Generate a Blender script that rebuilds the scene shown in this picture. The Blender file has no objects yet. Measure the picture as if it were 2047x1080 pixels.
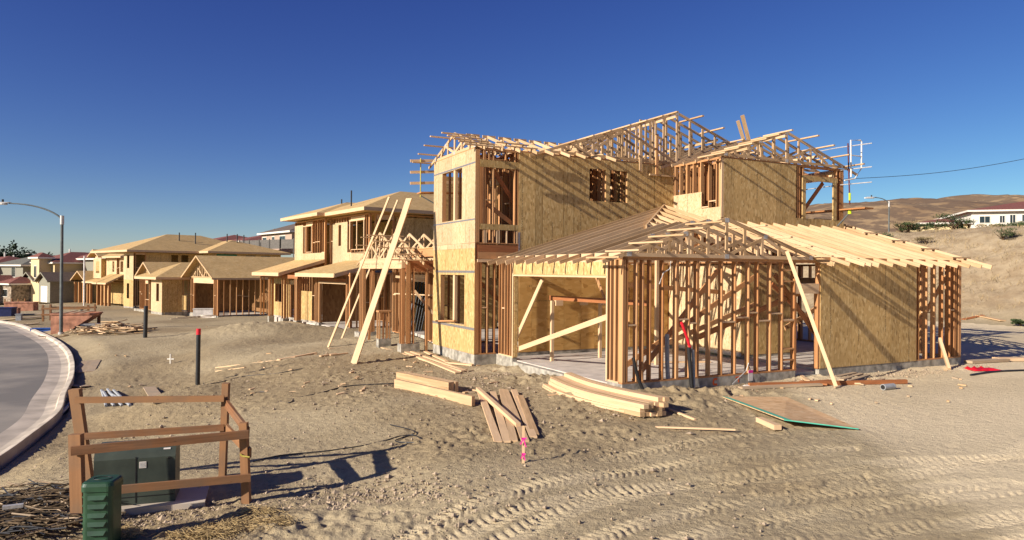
import bpy, math, random
import numpy as np
from math import sin, cos, radians, sqrt, pi, atan2
from mathutils import Vector, Matrix, noise as mnoise
rng = random.Random(11)
S = bpy.context.scene
COL = S.collection
# ------------------------------------------------------------------ camera
FPX, ROLL, PITCH, CAMZ = 1412.0, .0078, .00255, 2.617
cam = bpy.data.cameras.new('camera'); camo = bpy.data.objects.new('camera', cam); COL.objects.link(camo)
cam.sensor_width = 36; cam.lens = FPX/2047*36; cam.clip_start = .1; cam.clip_end = 6000
camo.rotation_euler = (Matrix.Rotation(pi/2+PITCH, 3, 'X') @ Matrix.Rotation(ROLL, 3, 'Z')).to_euler()
camo.location = (0, 0, CAMZ); S.camera = camo
# ------------------------------------------------------------------ materials
MATS = {}
T = lambda c: (c[0], c[1]*.92, c[2]*.80)
class NT:
    def __init__(s, m):
        m.use_nodes = True; s.t = m.node_tree; s.t.nodes.clear()
    def n(s, ty, **k):
        nd = s.t.nodes.new(ty)
        for a, v in k.items():
            if a.startswith('i_'):
                key = a[2:]
                key = int(key) if key.isdigit() else key.replace('_', ' ')
                nd.inputs[key].default_value = v
            else: setattr(nd, a, v)
        return nd
    def l(s, a, b): s.t.links.new(a, b)
    def ramp(s, fac, stops):
        r = s.n('ShaderNodeValToRGB'); e = r.color_ramp.elements
        while len(e) < len(stops): e.new(.5)
        for i, (p, c) in enumerate(stops):
            e[i].position = p; e[i].color = (*c, 1) if len(c) == 3 else c
        s.l(fac, r.inputs[0]); return r
    def math(s, op, a, b=None, clamp=False):
        m = s.n('ShaderNodeMath', operation=op, use_clamp=clamp)
        for i, v in enumerate((a, b)):
            if v is None: continue
            if isinstance(v, (int, float)): m.inputs[i].default_value = v
            else: s.l(v, m.inputs[i])
        return m.outputs[0]
    def mix(s, fac, a, b, bt='MIX'):
        m = s.n('ShaderNodeMix', data_type='RGBA', blend_type=bt)
        if isinstance(fac, (int, float)): m.inputs[0].default_value = fac
        else: s.l(fac, m.inputs[0])
        for i, v in ((6, a), (7, b)):
            if isinstance(v, tuple): m.inputs[i].default_value = (*v, 1)
            else: s.l(v, m.inputs[i])
        return m.outputs[2]
def begin(name, rough=.75, metal=0, spec=.25):
    m = bpy.data.materials.new(name); t = NT(m); MATS[name] = m
    b = t.n('ShaderNodeBsdfPrincipled', i_Roughness=rough, i_Metallic=metal)
    b.inputs['Specular IOR Level'].default_value = spec
    o = t.n('ShaderNodeOutputMaterial'); t.l(b.outputs[0], o.inputs[0])
    return m, t, b
def attrs(t):
    bc = t.n('ShaderNodeAttribute', attribute_name='bc').outputs['Vector']
    rnd = t.n('ShaderNodeAttribute', attribute_name='rnd').outputs['Fac']
    return bc, rnd
def bump(t, b, h, strength=.3, dist=.01):
    bp = t.n('ShaderNodeBump', i_Strength=strength, i_Distance=dist); t.l(h, bp.inputs['Height']); t.l(bp.outputs[0], b.inputs['Normal'])
def wood(name, dark, light, alt, rough=.8, grain=1.0, dirt=0.0, stain=(.16, .12, .08)):
    dark, light, alt = T(dark), T(light), T(alt)
    m, t, b = begin(name, rough)
    bc, rnd = attrs(t)
    mp = t.n('ShaderNodeMapping'); t.l(bc, mp.inputs[0]); mp.inputs['Scale'].default_value = (1.2, 22, 22)
    n1 = t.n('ShaderNodeTexNoise', i_Scale=1.0*grain, i_Detail=5.0, i_Roughness=.6, i_Distortion=.6); t.l(mp.outputs[0], n1.inputs['Vector'])
    mp2 = t.n('ShaderNodeMapping'); t.l(bc, mp2.inputs[0]); mp2.inputs['Scale'].default_value = (1, 4, 4)
    n2 = t.n('ShaderNodeTexNoise', i_Scale=1.3, i_Detail=3.0); t.l(mp2.outputs[0], n2.inputs['Vector'])
    c = t.ramp(n1.outputs[0], [(.32, dark), (.68, light)]).outputs[0]
    c = t.mix(t.math('MULTIPLY', rnd, .85), c, alt)
    v = t.n('ShaderNodeTexVoronoi', i_Scale=3.0); t.l(mp2.outputs[0], v.inputs['Vector'])
    kn = t.math('LESS_THAN', v.outputs['Distance'], .06)
    c = t.mix(t.math('MULTIPLY', kn, .55), c, (dark[0]*.35, dark[1]*.3, dark[2]*.3))
    br = t.math('MULTIPLY_ADD', n2.outputs[0], .35); t.t.nodes[-1].inputs[2].default_value = .82
    c = t.mix(1.0, c, t.n('ShaderNodeCombineColor').outputs[0], 'MULTIPLY') if False else c
    hs = t.n('ShaderNodeHueSaturation'); t.l(c, hs.inputs['Color']); t.l(br, hs.inputs['Value']); c = hs.outputs[0]
    if dirt:
        nd = t.n('ShaderNodeTexNoise', i_Scale=2.2, i_Detail=6.0); t.l(bc, nd.inputs['Vector'])
        f = t.ramp(nd.outputs[0], [(.45, (0, 0, 0)), (.7, (1, 1, 1))]).outputs[0]
        c = t.mix(t.math('MULTIPLY', f, dirt), c, stain)
    t.l(c, b.inputs['Base Color']); bump(t, b, n1.outputs[0], .25, .004)
    return m
def osb(name, base, dark, light, stamp=True, scale=1.0):
    base, dark, light = T(base), T(dark), T(light)
    m, t, b = begin(name, .7)
    bc, rnd = attrs(t)
    mp = t.n('ShaderNodeMapping'); t.l(bc, mp.inputs[0]); mp.inputs['Scale'].default_value = (22*scale, 9*scale, 9*scale)
    nz = t.n('ShaderNodeTexNoise', i_Scale=6.0); t.l(bc, nz.inputs['Vector'])
    dm = t.mix(.12, mp.outputs[0], nz.outputs['Color'], 'LINEAR_LIGHT')
    v = t.n('ShaderNodeTexVoronoi', i_Scale=1.0, i_Randomness=1.0); t.l(dm, v.inputs['Vector'])
    sep = t.n('ShaderNodeSeparateColor'); t.l(v.outputs['Color'], sep.inputs[0])
    c = t.ramp(sep.outputs[0], [(0, dark), (.22, base), (.62, base), (1, light)]).outputs[0]
    nf = t.n('ShaderNodeTexNoise', i_Scale=1.1, i_Detail=4.0); t.l(bc, nf.inputs['Vector'])
    hs = t.n('ShaderNodeHueSaturation'); t.l(c, hs.inputs['Color'])
    val = t.math('MULTIPLY_ADD', nf.outputs[0], .45); t.t.nodes[-1].inputs[2].default_value = .72
    val = t.math('MULTIPLY', val, t.math('ADD', t.math('MULTIPLY', rnd, .26), .86)); t.l(val, hs.inputs['Value']); c = hs.outputs[0]
    if stamp:
        sx = t.n('ShaderNodeSeparateXYZ'); t.l(bc, sx.inputs[0])
        fx = t.math('FRACT', t.math('DIVIDE', sx.outputs[0], 1.22))
        band = t.math('LESS_THAN', t.math('ABSOLUTE', t.math('SUBTRACT', fx, .36)), .022)
        mp3 = t.n('ShaderNodeMapping'); t.l(bc, mp3.inputs[0]); mp3.inputs['Scale'].default_value = (60, 22, 22)
        ns = t.n('ShaderNodeTexNoise', i_Scale=1.0, i_Detail=1.0); t.l(mp3.outputs[0], ns.inputs['Vector'])
        nl = t.n('ShaderNodeTexNoise', i_Scale=.8, i_Detail=0.0); t.l(bc, nl.inputs['Vector'])
        mk = t.math('MULTIPLY', t.math('GREATER_THAN', ns.outputs[0], .5), t.math('GREATER_THAN', nl.outputs[0], .5))
        mk = t.math('MULTIPLY', mk, band)
        c = t.mix(t.math('MULTIPLY', mk, .6), c, (.05, .04, .03))
    t.l(c, b.inputs['Base Color']); bump(t, b, sep.outputs[0], .15, .003)
    return m
def plain(name, col, rough=.7, metal=0, var=.15, scale=6.0, spec=.3, bmp=.1, detail=5.0, two=None):
    col = T(col); m, t, b = begin(name, rough, metal, spec)
    tc = t.n('ShaderNodeTexCoord').outputs['Object']
    n = t.n('ShaderNodeTexNoise', i_Scale=scale, i_Detail=detail); t.l(tc, n.inputs['Vector'])
    lo = tuple(max(0, x*(1-var*1.4)) for x in col); hi = tuple(min(1, x*(1+var)) for x in (two or col))
    c = t.ramp(n.outputs[0], [(.35, lo), (.65, hi)]).outputs[0]
    t.l(c, b.inputs['Base Color'])
    if bmp: bump(t, b, n.outputs[0], bmp, .01)
    return m
wood('stud_wood', (.30, .125, .045), (.52, .26, .11), (.62, .37, .19))
wood('pale_wood', (.58, .40, .24), (.74, .56, .38), (.68, .50, .32))
wood('truss_wood', (.37, .235, .12), (.60, .43, .255), (.67, .50, .33))
wood('red_wood', (.26, .09, .035), (.42, .17, .07), (.36, .16, .07))
wood('weathered_wood', (.15, .068, .032), (.30, .145, .07), (.36, .20, .10), .85, 1.0, .5)
wood('old_board', (.36, .27, .19), (.52, .41, .29), (.45, .36, .26), .85, 1.0, .4, (.3, .25, .18))
osb('osb_sheathing', (.56, .39, .17), (.38, .25, .10), (.70, .54, .28))
osb('osb_pale', (.60, .455, .28), (.46, .32, .17), (.68, .55, .38), True, 1.6)
osb('osb_roof', (.58, .41, .19), (.46, .31, .13), (.66, .50, .27), False, .8)
osb('osb_weathered', (.66, .46, .27), (.46, .29, .15), (.74, .57, .37), False, 1.0)
osb('plywood_interior', (.58, .35, .12), (.44, .24, .07), (.66, .43, .17), True, .5)
osb('shade_plywood', (.26, .14, .06), (.18, .09, .04), (.32, .19, .09), False, .5)  # plywood darkened in its colour to stand in for interior shade
plain('stem_concrete', (.36, .35, .32), .9, 0, .3, 5, bmp=.5)
plain('slab_concrete', (.58, .55, .52), .85, 0, .12, 2.5, bmp=.15)
plain('kerb_concrete', (.54, .49, .43), .9, 0, .17, 1.3, bmp=.2)
plain('steel', (.42, .43, .46), .45, .7, .2, 30, .5)
plain('galvanised', (.55, .56, .58), .5, .3, .15, 20)
plain('black_plastic', (.018, .018, .02), .45, 0, .2, 8, .5)
plain('grey_pvc', (.34, .37, .42), .5, 0, .12, 8)
plain('white_pvc', (.78, .78, .75), .5, 0, .06, 5)
plain('white_wrap', (.72, .72, .74), .6, 0, .15, 3)
plain('red_plastic', (.70, .012, .03), .45, 0, .2, 6, .5)
plain('cabinet_green', (.060, .078, .066), .5, 0, .18, 3, .4)
plain('pedestal_green', (.022, .07, .036), .45, 0, .2, 5, .45)
plain('pink_tape', (.85, .03, .38), .6, 0, .1)
plain('yellow_tape', (.50, .45, .10), .5, 0, .1)
plain('lamp_post_paint', (.13, .15, .16), .6, .2, .15, 3)
plain('lime_paint', (.55, .75, .02), .5)
plain('dark_red_paint', (.10, .015, .02), .5)
plain('rust_steel', (.50, .25, .17), .8, 0, .3, 2.5)
plain('blue_tarp', (.04, .12, .45), .6)
plain('navy_tarp', (.02, .03, .12), .6)
plain('teal_paint', (.10, .52, .40), .7, 0, .1)
plain('orange_paint', (.80, .14, .03), .8)
plain('sign_white', (.75, .73, .72), .6, 0, .05)
plain('paper_grey', (.35, .38, .42), .6, 0, .05)
plain('fence_dark', (.14, .135, .13), .8)
plain('window_glass', (.02, .028, .035), .12, 0, .1, 2, .8, bmp=0)
plain('dark_window', (.03, .03, .035), .2, 0, .1, 2, .6, bmp=0)
plain('white_trim', (.78, .77, .73), .6, 0, .05)
plain('stucco_white', (.76, .74, .70), .9, 0, .06, 9, bmp=.3)
plain('stucco_tan', (.52, .42, .27), .9, 0, .08, 9, bmp=.3)
plain('stucco_grey', (.26, .26, .22), .9, 0, .1, 9, bmp=.3)
plain('stucco_cream', (.66, .56, .34), .9, 0, .06, 9, bmp=.3)
plain('stucco_pink', (.45, .34, .28), .9, 0, .06, 9, bmp=.3)
plain('stone_veneer', (.30, .25, .20), .9, 0, .4, 3.5, bmp=.5)
plain('green_housewrap', (.02, .22, .13), .6, 0, .06)
plain('trunk_bark', (.12, .08, .05), .9, 0, .3, 8)
plain('straw', (.50, .385, .20), .8, 0, .25, 20)
plain('dead_brush', (.12, .085, .05), .85, 0, .5, 15)
def tiles(name, a, bcol):
    m, t, b = begin(name, .8)
    tc = t.n('ShaderNodeTexCoord').outputs['Object']
    w = t.n('ShaderNodeTexWave', wave_type='BANDS', bands_direction='Z', i_Scale=4.2, i_Distortion=.3); t.l(tc, w.inputs[0])
    n = t.n('ShaderNodeTexNoise', i_Scale=5.0, i_Detail=4.0); t.l(tc, n.inputs[0])
    c = t.ramp(n.outputs[0], [(.3, a), (.7, bcol)]).outputs[0]
    t.l(c, b.inputs['Base Color']); bump(t, b, w.outputs['Fac'], .8, .05)
tiles('roof_maroon', (.19, .065, .048), (.27, .105, .075))
tiles('roof_brown', (.12, .085, .065), (.19, .14, .105))
tiles('roof_grey', (.13, .12, .09), (.2, .19, .15))
def leafmat(name, a, bcol):
    m, t, b = begin(name, .7)
    _, rnd = attrs(t)
    t.l(t.ramp(rnd, [(0, a), (1, bcol)]).outputs[0], b.inputs['Base Color'])
leafmat('leaf_green', (.022, .04, .012), (.085, .11, .035))
leafmat('leaf_dark', (.018, .03, .014), (.05, .07, .03))
leafmat('leaf_dry', (.16, .11, .05), (.34, .26, .13))
# ------------------------------------------------------------------ mesh builder
class MB:
    def __init__(s): s.v = []; s.f = []; s.m = []; s.bc = []; s.r = []; s.mats = []; s.pieces = []
    def mi(s, mat):
        if mat not in s.mats: s.mats.append(mat)
        return s.mats.index(mat)
    def add(s, vs, fs, mat, bc=None, r=None):
        o = len(s.v); f0 = len(s.f); r = rng.random() if r is None else r; s.pieces.append((o, o+len(vs), f0, f0+len(fs)))
        s.v += [tuple(v) for v in vs]; k = s.mi(mat)
        for f in fs: s.f.append(tuple(i+o for i in f)); s.m.append(k)
        s.bc += bc if bc else [tuple(v) for v in vs]; s.r += [r]*len(vs)
    def beam(s, p0, p1, w=.038, h=.14, mat='stud_wood', up=(0, 0, 1), r=None, bow=0, nseg=1):
        p0, p1 = Vector(p0), Vector(p1); L = (p1-p0).length
        if L < 1e-5: return
        d = (p1-p0)/L; u = Vector(up)
        if abs(d.dot(u)) > .97: u = Vector((1, 0, 0)) if abs(d.x) < .9 else Vector((0, 1, 0))
        sd = d.cross(u).normalized(); u2 = sd.cross(d).normalized()
        off = rng.uniform(0, 40); vs = []; bc = []; fs = []
        nseg = max(1, nseg)
        for k in range(nseg+1):
            q = p0+d*(L*k/nseg) + sd*(bow*sin(pi*k/nseg))
            for a, b in ((-1, -1), (1, -1), (1, 1), (-1, 1)):
                vs.append(q+sd*(a*w/2)+u2*(b*h/2)); bc.append((L*k/nseg+off, a*w/2+off, b*h/2))
        for k in range(nseg):
            o = 4*k
            for a in range(4): fs.append((o+a, o+(a+1) % 4, o+4+(a+1) % 4, o+4+a))
        fs.append((3, 2, 1, 0)); e = 4*nseg; fs.append((e, e+1, e+2, e+3))
        s.add(vs, fs, mat, bc, r)
    def stud(s, x, y, z0, z1, dx, dy, w=.038, h=.14, mat='stud_wood', r=None):
        s.beam((x, y, z0), (x, y, z1), w, h, mat, up=(-dy, dx, 0), r=r)
    def box(s, x0, x1, y0, y1, z0, z1, mat, bcf=None, r=None):
        vs = [(x, y, z) for z in (z0, z1) for x, y in ((x0, y0), (x1, y0), (x1, y1), (x0, y1))]
        fs = [(3, 2, 1, 0), (4, 5, 6, 7), (0, 1, 5, 4), (1, 2, 6, 5), (2, 3, 7, 6), (3, 0, 4, 7)]
        s.add(vs, fs, mat, [bcf(*v) for v in vs] if bcf else None, r)
    def prism(s, poly, z0, z1, mat, r=None):
        n = len(poly); vs = [(x, y, z0) for x, y in poly]+[(x, y, z1) for x, y in poly]
        fs = [tuple(range(n))[::-1], tuple(range(n, 2*n))]+[(i, (i+1) % n, n+(i+1) % n, n+i) for i in range(n)]
        s.add(vs, fs, mat, None, r)
    def slab(s, pts, t, mat, r=None, bc=None):      # thick sheet from top polygon, thickness straight down
        n = len(pts); vs = [tuple(p) for p in pts]+[(p[0], p[1], p[2]-t) for p in pts]
        fs = [tuple(range(n)), tuple(range(n, 2*n))[::-1]]+[(i, n+i, n+(i+1) % n, (i+1) % n) for i in range(n)]
        s.add(vs, fs, mat, bc, r)
    def tube(s, pts, r, mat, n=8, cap=True, rr=None):
        pts = [Vector(p) for p in pts]; vs = []; fs = []; R = r if isinstance(r, (list, tuple)) else [r]*len(pts)
        for i, p in enumerate(pts):
            d = (pts[min(i+1, len(pts)-1)]-pts[max(i-1, 0)]).normalized()
            u = Vector((0, 0, 1)) if abs(d.z) < .9 else Vector((1, 0, 0))
            a = d.cross(u).normalized(); b = a.cross(d).normalized()
            for k in range(n):
                t = 2*pi*k/n; vs.append(p+(a*cos(t)+b*sin(t))*R[i])
        for i in range(len(pts)-1):
            for k in range(n): fs.append((i*n+k, i*n+(k+1) % n, (i+1)*n+(k+1) % n, (i+1)*n+k))
        if cap: fs.append(tuple(range(n))[::-1]); fs.append(tuple(range((len(pts)-1)*n, len(pts)*n)))
        s.add(vs, fs, mat, None, rr)
    def build(s, name, parent=None, loc=None, smooth=False, **tg):
        me = bpy.data.meshes.new(name)
        vs = s.v
        if loc is not None: lx, ly, lz = loc; vs = [(a-lx, b-ly, c-lz) for a, b, c in vs]
        me.from_pydata(vs, [], s.f)
        for m in s.mats: me.materials.append(MATS[m])
        me.polygons.foreach_set('material_index', s.m)
        a = me.attributes.new('bc', 'FLOAT_VECTOR', 'POINT'); a.data.foreach_set('vector', [c for v in s.bc for c in v])
        a = me.attributes.new('rnd', 'FLOAT', 'POINT'); a.data.foreach_set('value', s.r)
        if smooth: me.polygons.foreach_set('use_smooth', [True]*len(me.polygons))
        me.update()
        o = bpy.data.objects.new(name, me); COL.objects.link(o)
        if loc is not None: o.location = loc
        if parent: o.parent = parent
        tag(o, **tg); return o
def tag(o, label=None, cat=None, group=None, kind=None):
    for k, v in (('label', label), ('category', cat), ('group', group), ('kind', kind)):
        if v: o[k] = v
    return o
def empty(name, loc, rz=0, **tg):
    o = bpy.data.objects.new(name, None); COL.objects.link(o); o.location = loc; o.rotation_euler = (0, 0, rz); o.empty_display_size = .3
    return tag(o, **tg)
def copy_tree(o, parent=None):
    c = o.copy(); COL.objects.link(c); c.parent = parent
    for ch in list(o.children): copy_tree(ch, c)
    return c
# ------------------------------------------------------------------ terrain
def vnoise(x, y, seed):
    r = np.random.RandomState(seed); T = r.rand(256, 256)
    xi = np.floor(x).astype(int); yi = np.floor(y).astype(int); fx = x-xi; fy = y-yi
    fx = fx*fx*(3-2*fx); fy = fy*fy*(3-2*fy)
    g = lambda i, j: T[i % 256, j % 256]
    return (g(xi, yi)*(1-fx)+g(xi+1, yi)*fx)*(1-fy)+(g(xi, yi+1)*(1-fx)+g(xi+1, yi+1)*fx)*fy-.5
def sstep(a, b, x): t = np.clip((x-a)/(b-a), 0, 1); return t*t*(3-2*t)
CP = np.array([(2.6,15.5,-.21),(8,18,-.21),(14.5,22,-.21),(5,12.5,-.22),(10,12,-.22),(3,8,-.42),(8,7,-.32),(12,9,-.25),(0,11,-.36),(-2,17,-.32),(-1,20,-.34),(-3,21,-.33),(-4,24.5,-.3),
 (-5,22.5,-.36),(-3.6,9.7,-.72),(-4.6,10.0,-.78),(-5.4,9.7,-.78),(-6.4,9.7,-.74),(-5.6,11.3,-.70),(-4.5,11,-.64),(-5,7.5,-.75),(-8,9,-.95),(-8.5,12,-.98),(-10.3,16,-1.34),(-11,20,-1.25),(-13,24,-1.25),(-15.5,29,-1.2),(-8.7,19.6,-.66),(-7,27,-.42),(-4,30,-.2),(-1,33,-.2),
 (-11,30,-.62),(-18.5,35.7,-.95),(-12,38,-.55),(-8,37,-.45),(-10,45,-.5),(-22,36,-1.08),(-26,40,-1.12),(-20,48,-1.0),(-23,54,-1.08),(-30,62,-1.2),(-33,50,-1.3),(-42,76,-1.75),(-50,88,-2.2),
 (-80,100,-2.7),(-60,80,-2.1),(-75,70,-2.6),(30,30,-.22),(20,35,-.2),(0,60,-.2),(25,18,-.22),(20,5,-.3),(-12,5,-1.2),(-20,0,-1.4),(0,0,-.6),(10,0,-.4),(-40,40,-1.6),(-90,60,-3),(60,0,0)])
BANK = [(70, -40), (45, 5), (36, 24), (28.3, 39.5), (20, 54), (8, 68), (-8, 80), (-22, 90), (-40, 108), (-60, 135), (-100, 190)]
def bank_d(x, y):       # signed distance beyond the foot of the slope
    best = np.full(x.shape, 1e9); sg = np.ones(x.shape)
    for (ax, ay), (bx, by) in zip(BANK, BANK[1:]):
        dx, dy = bx-ax, by-ay; L2 = dx*dx+dy*dy
        t = np.clip(((x-ax)*dx+(y-ay)*dy)/L2, 0, 1); d = np.hypot(x-ax-t*dx, y-ay-t*dy)
        c = (x-ax)*dy-(y-ay)*dx
        m = d < best; best = np.where(m, d, best); sg = np.where(m, np.sign(c), sg)
    return best*sg
KERB = [(-6.5, 2), (-8.6, 9), (-10.2, 14.0), (-10.9, 16), (-12.0, 18.8), (-13.6, 21.6), (-15.6, 25.2), (-18.2, 29.4), (-21, 33.5), (-24.4, 37.9), (-28.3, 42.4), (-33, 47.6), (-39, 53.2), (-48, 60), (-60, 67), (-80, 76)]
def kerb_d(x, y):
    best = np.full(x.shape, 1e9); sg = np.ones(x.shape)
    for (ax, ay), (bx, by) in zip(KERB, KERB[1:]):
        dx, dy = bx-ax, by-ay
        t = np.clip(((x-ax)*dx+(y-ay)*dy)/(dx*dx+dy*dy), 0, 1); d = np.hypot(x-ax-t*dx, y-ay-t*dy)
        c = (x-ax)*dy-(y-ay)*dx
        m = d < best; best = np.where(m, d, best); sg = np.where(m, np.sign(c), sg)
    return best*sg           # >0 to the right (building side)
def road_z(x, y):
    r = np.hypot(x, y); return -1.32-.018*np.clip(r-60, 0, 60)
FOOT = []      # pads (frame, u0,u1,v0,v1,z) filled in below
def base_z(x, y):
    x = np.asarray(x, float); y = np.asarray(y, float)
    num = np.zeros(x.shape); den = np.zeros(x.shape)
    for cx, cy, cz in CP:
        d2 = (x-cx)**2+(y-cy)**2; w = 1/(d2+.6)**1.7; num += w*cz; den += w
    z = num/den
    far = sstep(110, 260, np.hypot(x, y)); z = z*(1-far)+(-5)*far
    b = bank_d(x, y)
    left = sstep(10, -30, x); hh = 7.0-1.3*left
    hh = hh*(1-sstep(125, 190, np.hypot(x, y))*sstep(20, -20, x)); z = z + hh*sstep(-1, 19, b)*(1-.12*sstep(10, 60, b))
    k = kerb_d(x, y); rz = road_z(x, y)
    w = sstep(1.6, .1, k); z = z*(1-w)+np.minimum(z, rz-.02)*w
    z = np.where(k < .15, rz-.14, z)
    return z
CPL = [tuple(map(float, c)) for c in CP]
def _pl(P, x, y):
    best = 1e9; sg = 1
    for (ax, ay), (bx, by) in zip(P, P[1:]):
        dx, dy = bx-ax, by-ay; t = ((x-ax)*dx+(y-ay)*dy)/(dx*dx+dy*dy); t = 0 if t < 0 else 1 if t > 1 else t
        ex, ey = x-ax-t*dx, y-ay-t*dy; d = ex*ex+ey*ey
        if d < best: best = d; sg = 1 if (x-ax)*dy-(y-ay)*dx > 0 else -1
    return sqrt(best)*sg
def _ss(a, b, x): t = (x-a)/(b-a); t = 0 if t < 0 else 1 if t > 1 else t; return t*t*(3-2*t)
def kd(x, y): return _pl(KERB, x, y)
def bd(x, y): return _pl(BANK, x, y)
def gz(x, y):
    num = den = 0.
    for cx, cy, cz in CPL:
        w = ((x-cx)**2+(y-cy)**2+.6)**-1.7; num += w*cz; den += w
    z = num/den; R = math.hypot(x, y); far = _ss(110, 260, R); z = z*(1-far)-5*far
    b = bd(x, y); hh = (7.0-1.3*_ss(10, -30, x))*(1-_ss(125, 190, R)*_ss(20, -20, x)); z += hh*_ss(-1, 19, b)*(1-.12*_ss(10, 60, b))
    k = kd(x, y); rz = -1.32-.018*min(max(R-60, 0), 60); w = _ss(1.6, .1, k); z = z*(1-w)+min(z, rz-.02)*w
    return rz-.14 if k < .15 else z
def ray(px, py):
    a = (px-1023.5)/FPX; b = (540-py)/FPX
    a2 = a*cos(ROLL)-b*sin(ROLL); b2 = a*sin(ROLL)+b*cos(ROLL)
    return Vector((a2, cos(PITCH)-b2*sin(PITCH), b2*cos(PITCH)+sin(PITCH)))
def G(px, py, dz=0):       # where a line of sight meets the ground
    d = ray(px, py); lo = 4; t = lo
    while t < 400:
        p = Vector((0, 0, CAMZ))+d*t
        if p.z < gz(p.x, p.y)+dz: break
        t *= 1.02
    a, b = t/1.02, t
    for _ in range(14):
        m = (a+b)/2; p = Vector((0, 0, CAMZ))+d*m
        if p.z < gz(p.x, p.y)+dz: b = m
        else: a = m
    return Vector((0, 0, CAMZ))+d*b
def PY(px, py, Y):
    d = ray(px, py); return Vector((0, 0, CAMZ))+d*(Y/d.y)
# ------------------------------------------------------------------ ground sheet
TRK = [  # wheel tracks: centreline points, width, lug pitch, slant, depth
 ([(-2.6,7.0),(-1.76,7.8),(-.77,9.11),(.42,10.01),(1.9,10.75),(3.4,11.2),(5.5,11.6)], .44, .125, .35, .030),
 ([(-1.2,6.6),(-.2,8.1),(.9,9.2),(2.3,10.0),(4.2,10.5),(6.5,10.9),(9,11.3)], .44, .125, -.35, .026),
 ([(-1.9,7.0),(-1.0,8.0),(.1,9.1),(1.4,9.8),(3.0,10.2),(5,10.3)], .40, .12, -.3, .024),
 ([(-.5,6.3),(.4,7.6),(1.7,8.7),(3.1,9.3),(4.6,9.6),(7,9.9)], .40, .135, .4, .022),
 ([(.2,6.0),(1.2,7.5),(2.5,8.4),(4.1,8.9),(6.2,9.5),(9,10.1)], .42, .14, .4, .020),
 ([(1.2,6.0),(2.2,7.3),(3.6,8.1),(6,8.6),(8.5,9.2)], .40, .14, -.4, .020),
 ([(1.5,11.3),(2.27,11.8),(3.5,12.3),(4.6,12.5)], .42, .13, .3, .028),
 ([(2.4,5.6),(3.4,6.9),(4.8,7.7),(7,8.1)], .4, .13, .35, .018),
 ([(4.6,9.9),(5.8,10.3),(7.2,10.9),(8.6,11.8),(10,13)], .4, .13, .3, .014),
]
def track_h(x, y):
    h = np.zeros(x.shape); soft = np.zeros(x.shape)
    for pts, w, pitch, sl, dep in TRK:
        best = np.full(x.shape, 9.); along = np.zeros(x.shape); side = np.zeros(x.shape); acc = 0
        P = []
        for i in range(len(pts)-1):
            for k in range(4):
                t = k/4; a = pts[max(i-1, 0)]; b = pts[i]; c = pts[i+1]; d = pts[min(i+2, len(pts)-1)]
                P.append(tuple(.5*((2*b[j])+(-a[j]+c[j])*t+(2*a[j]-5*b[j]+4*c[j]-d[j])*t*t+(-a[j]+3*b[j]-3*c[j]+d[j])*t**3) for j in (0, 1)))
        P.append(pts[-1])
        for (ax, ay), (bx, by) in zip(P, P[1:]):
            dx, dy = bx-ax, by-ay; L = math.hypot(dx, dy)
            t = np.clip(((x-ax)*dx+(y-ay)*dy)/L/L, 0, 1); d = np.hypot(x-ax-t*dx, y-ay-t*dy)
            s = np.sign((x-ax)*dy-(y-ay)*dx)
            m = d < best; best = np.where(m, d, best); along = np.where(m, acc+t*L, along); side = np.where(m, d*s, side); acc += L
        inside = 1-sstep(w/2-.05, w/2+.03, best)
        ph = (along+np.abs(side)*sl*1.6+side*sl*.6)/pitch
        wob = vnoise(x*2.2, y*2.2, 71)*.7+vnoise(x*7, y*7, 78)*.25
        sn = np.sin(2*pi*(ph+wob)); lug = -np.clip((sn-.25)*2.2, 0, 1)+.35*np.clip((-sn-.6)*2, 0, 1)
        fade = (.25+.75*sstep(-.25, .1, vnoise(along*1.4+side*1.3, side*3+along*.3+7, 72)+.11))*(.6+.8*(vnoise(x*4.5, y*4.5, 77)+.5))
        h += inside*(-.010+dep*.85*lug*fade)
        h += .009*np.exp(-((best-w/2-.05)/.04)**2)*(vnoise(x*3, y*3, 75)+.5)
        soft = np.maximum(soft, inside)
    return h, soft
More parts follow.
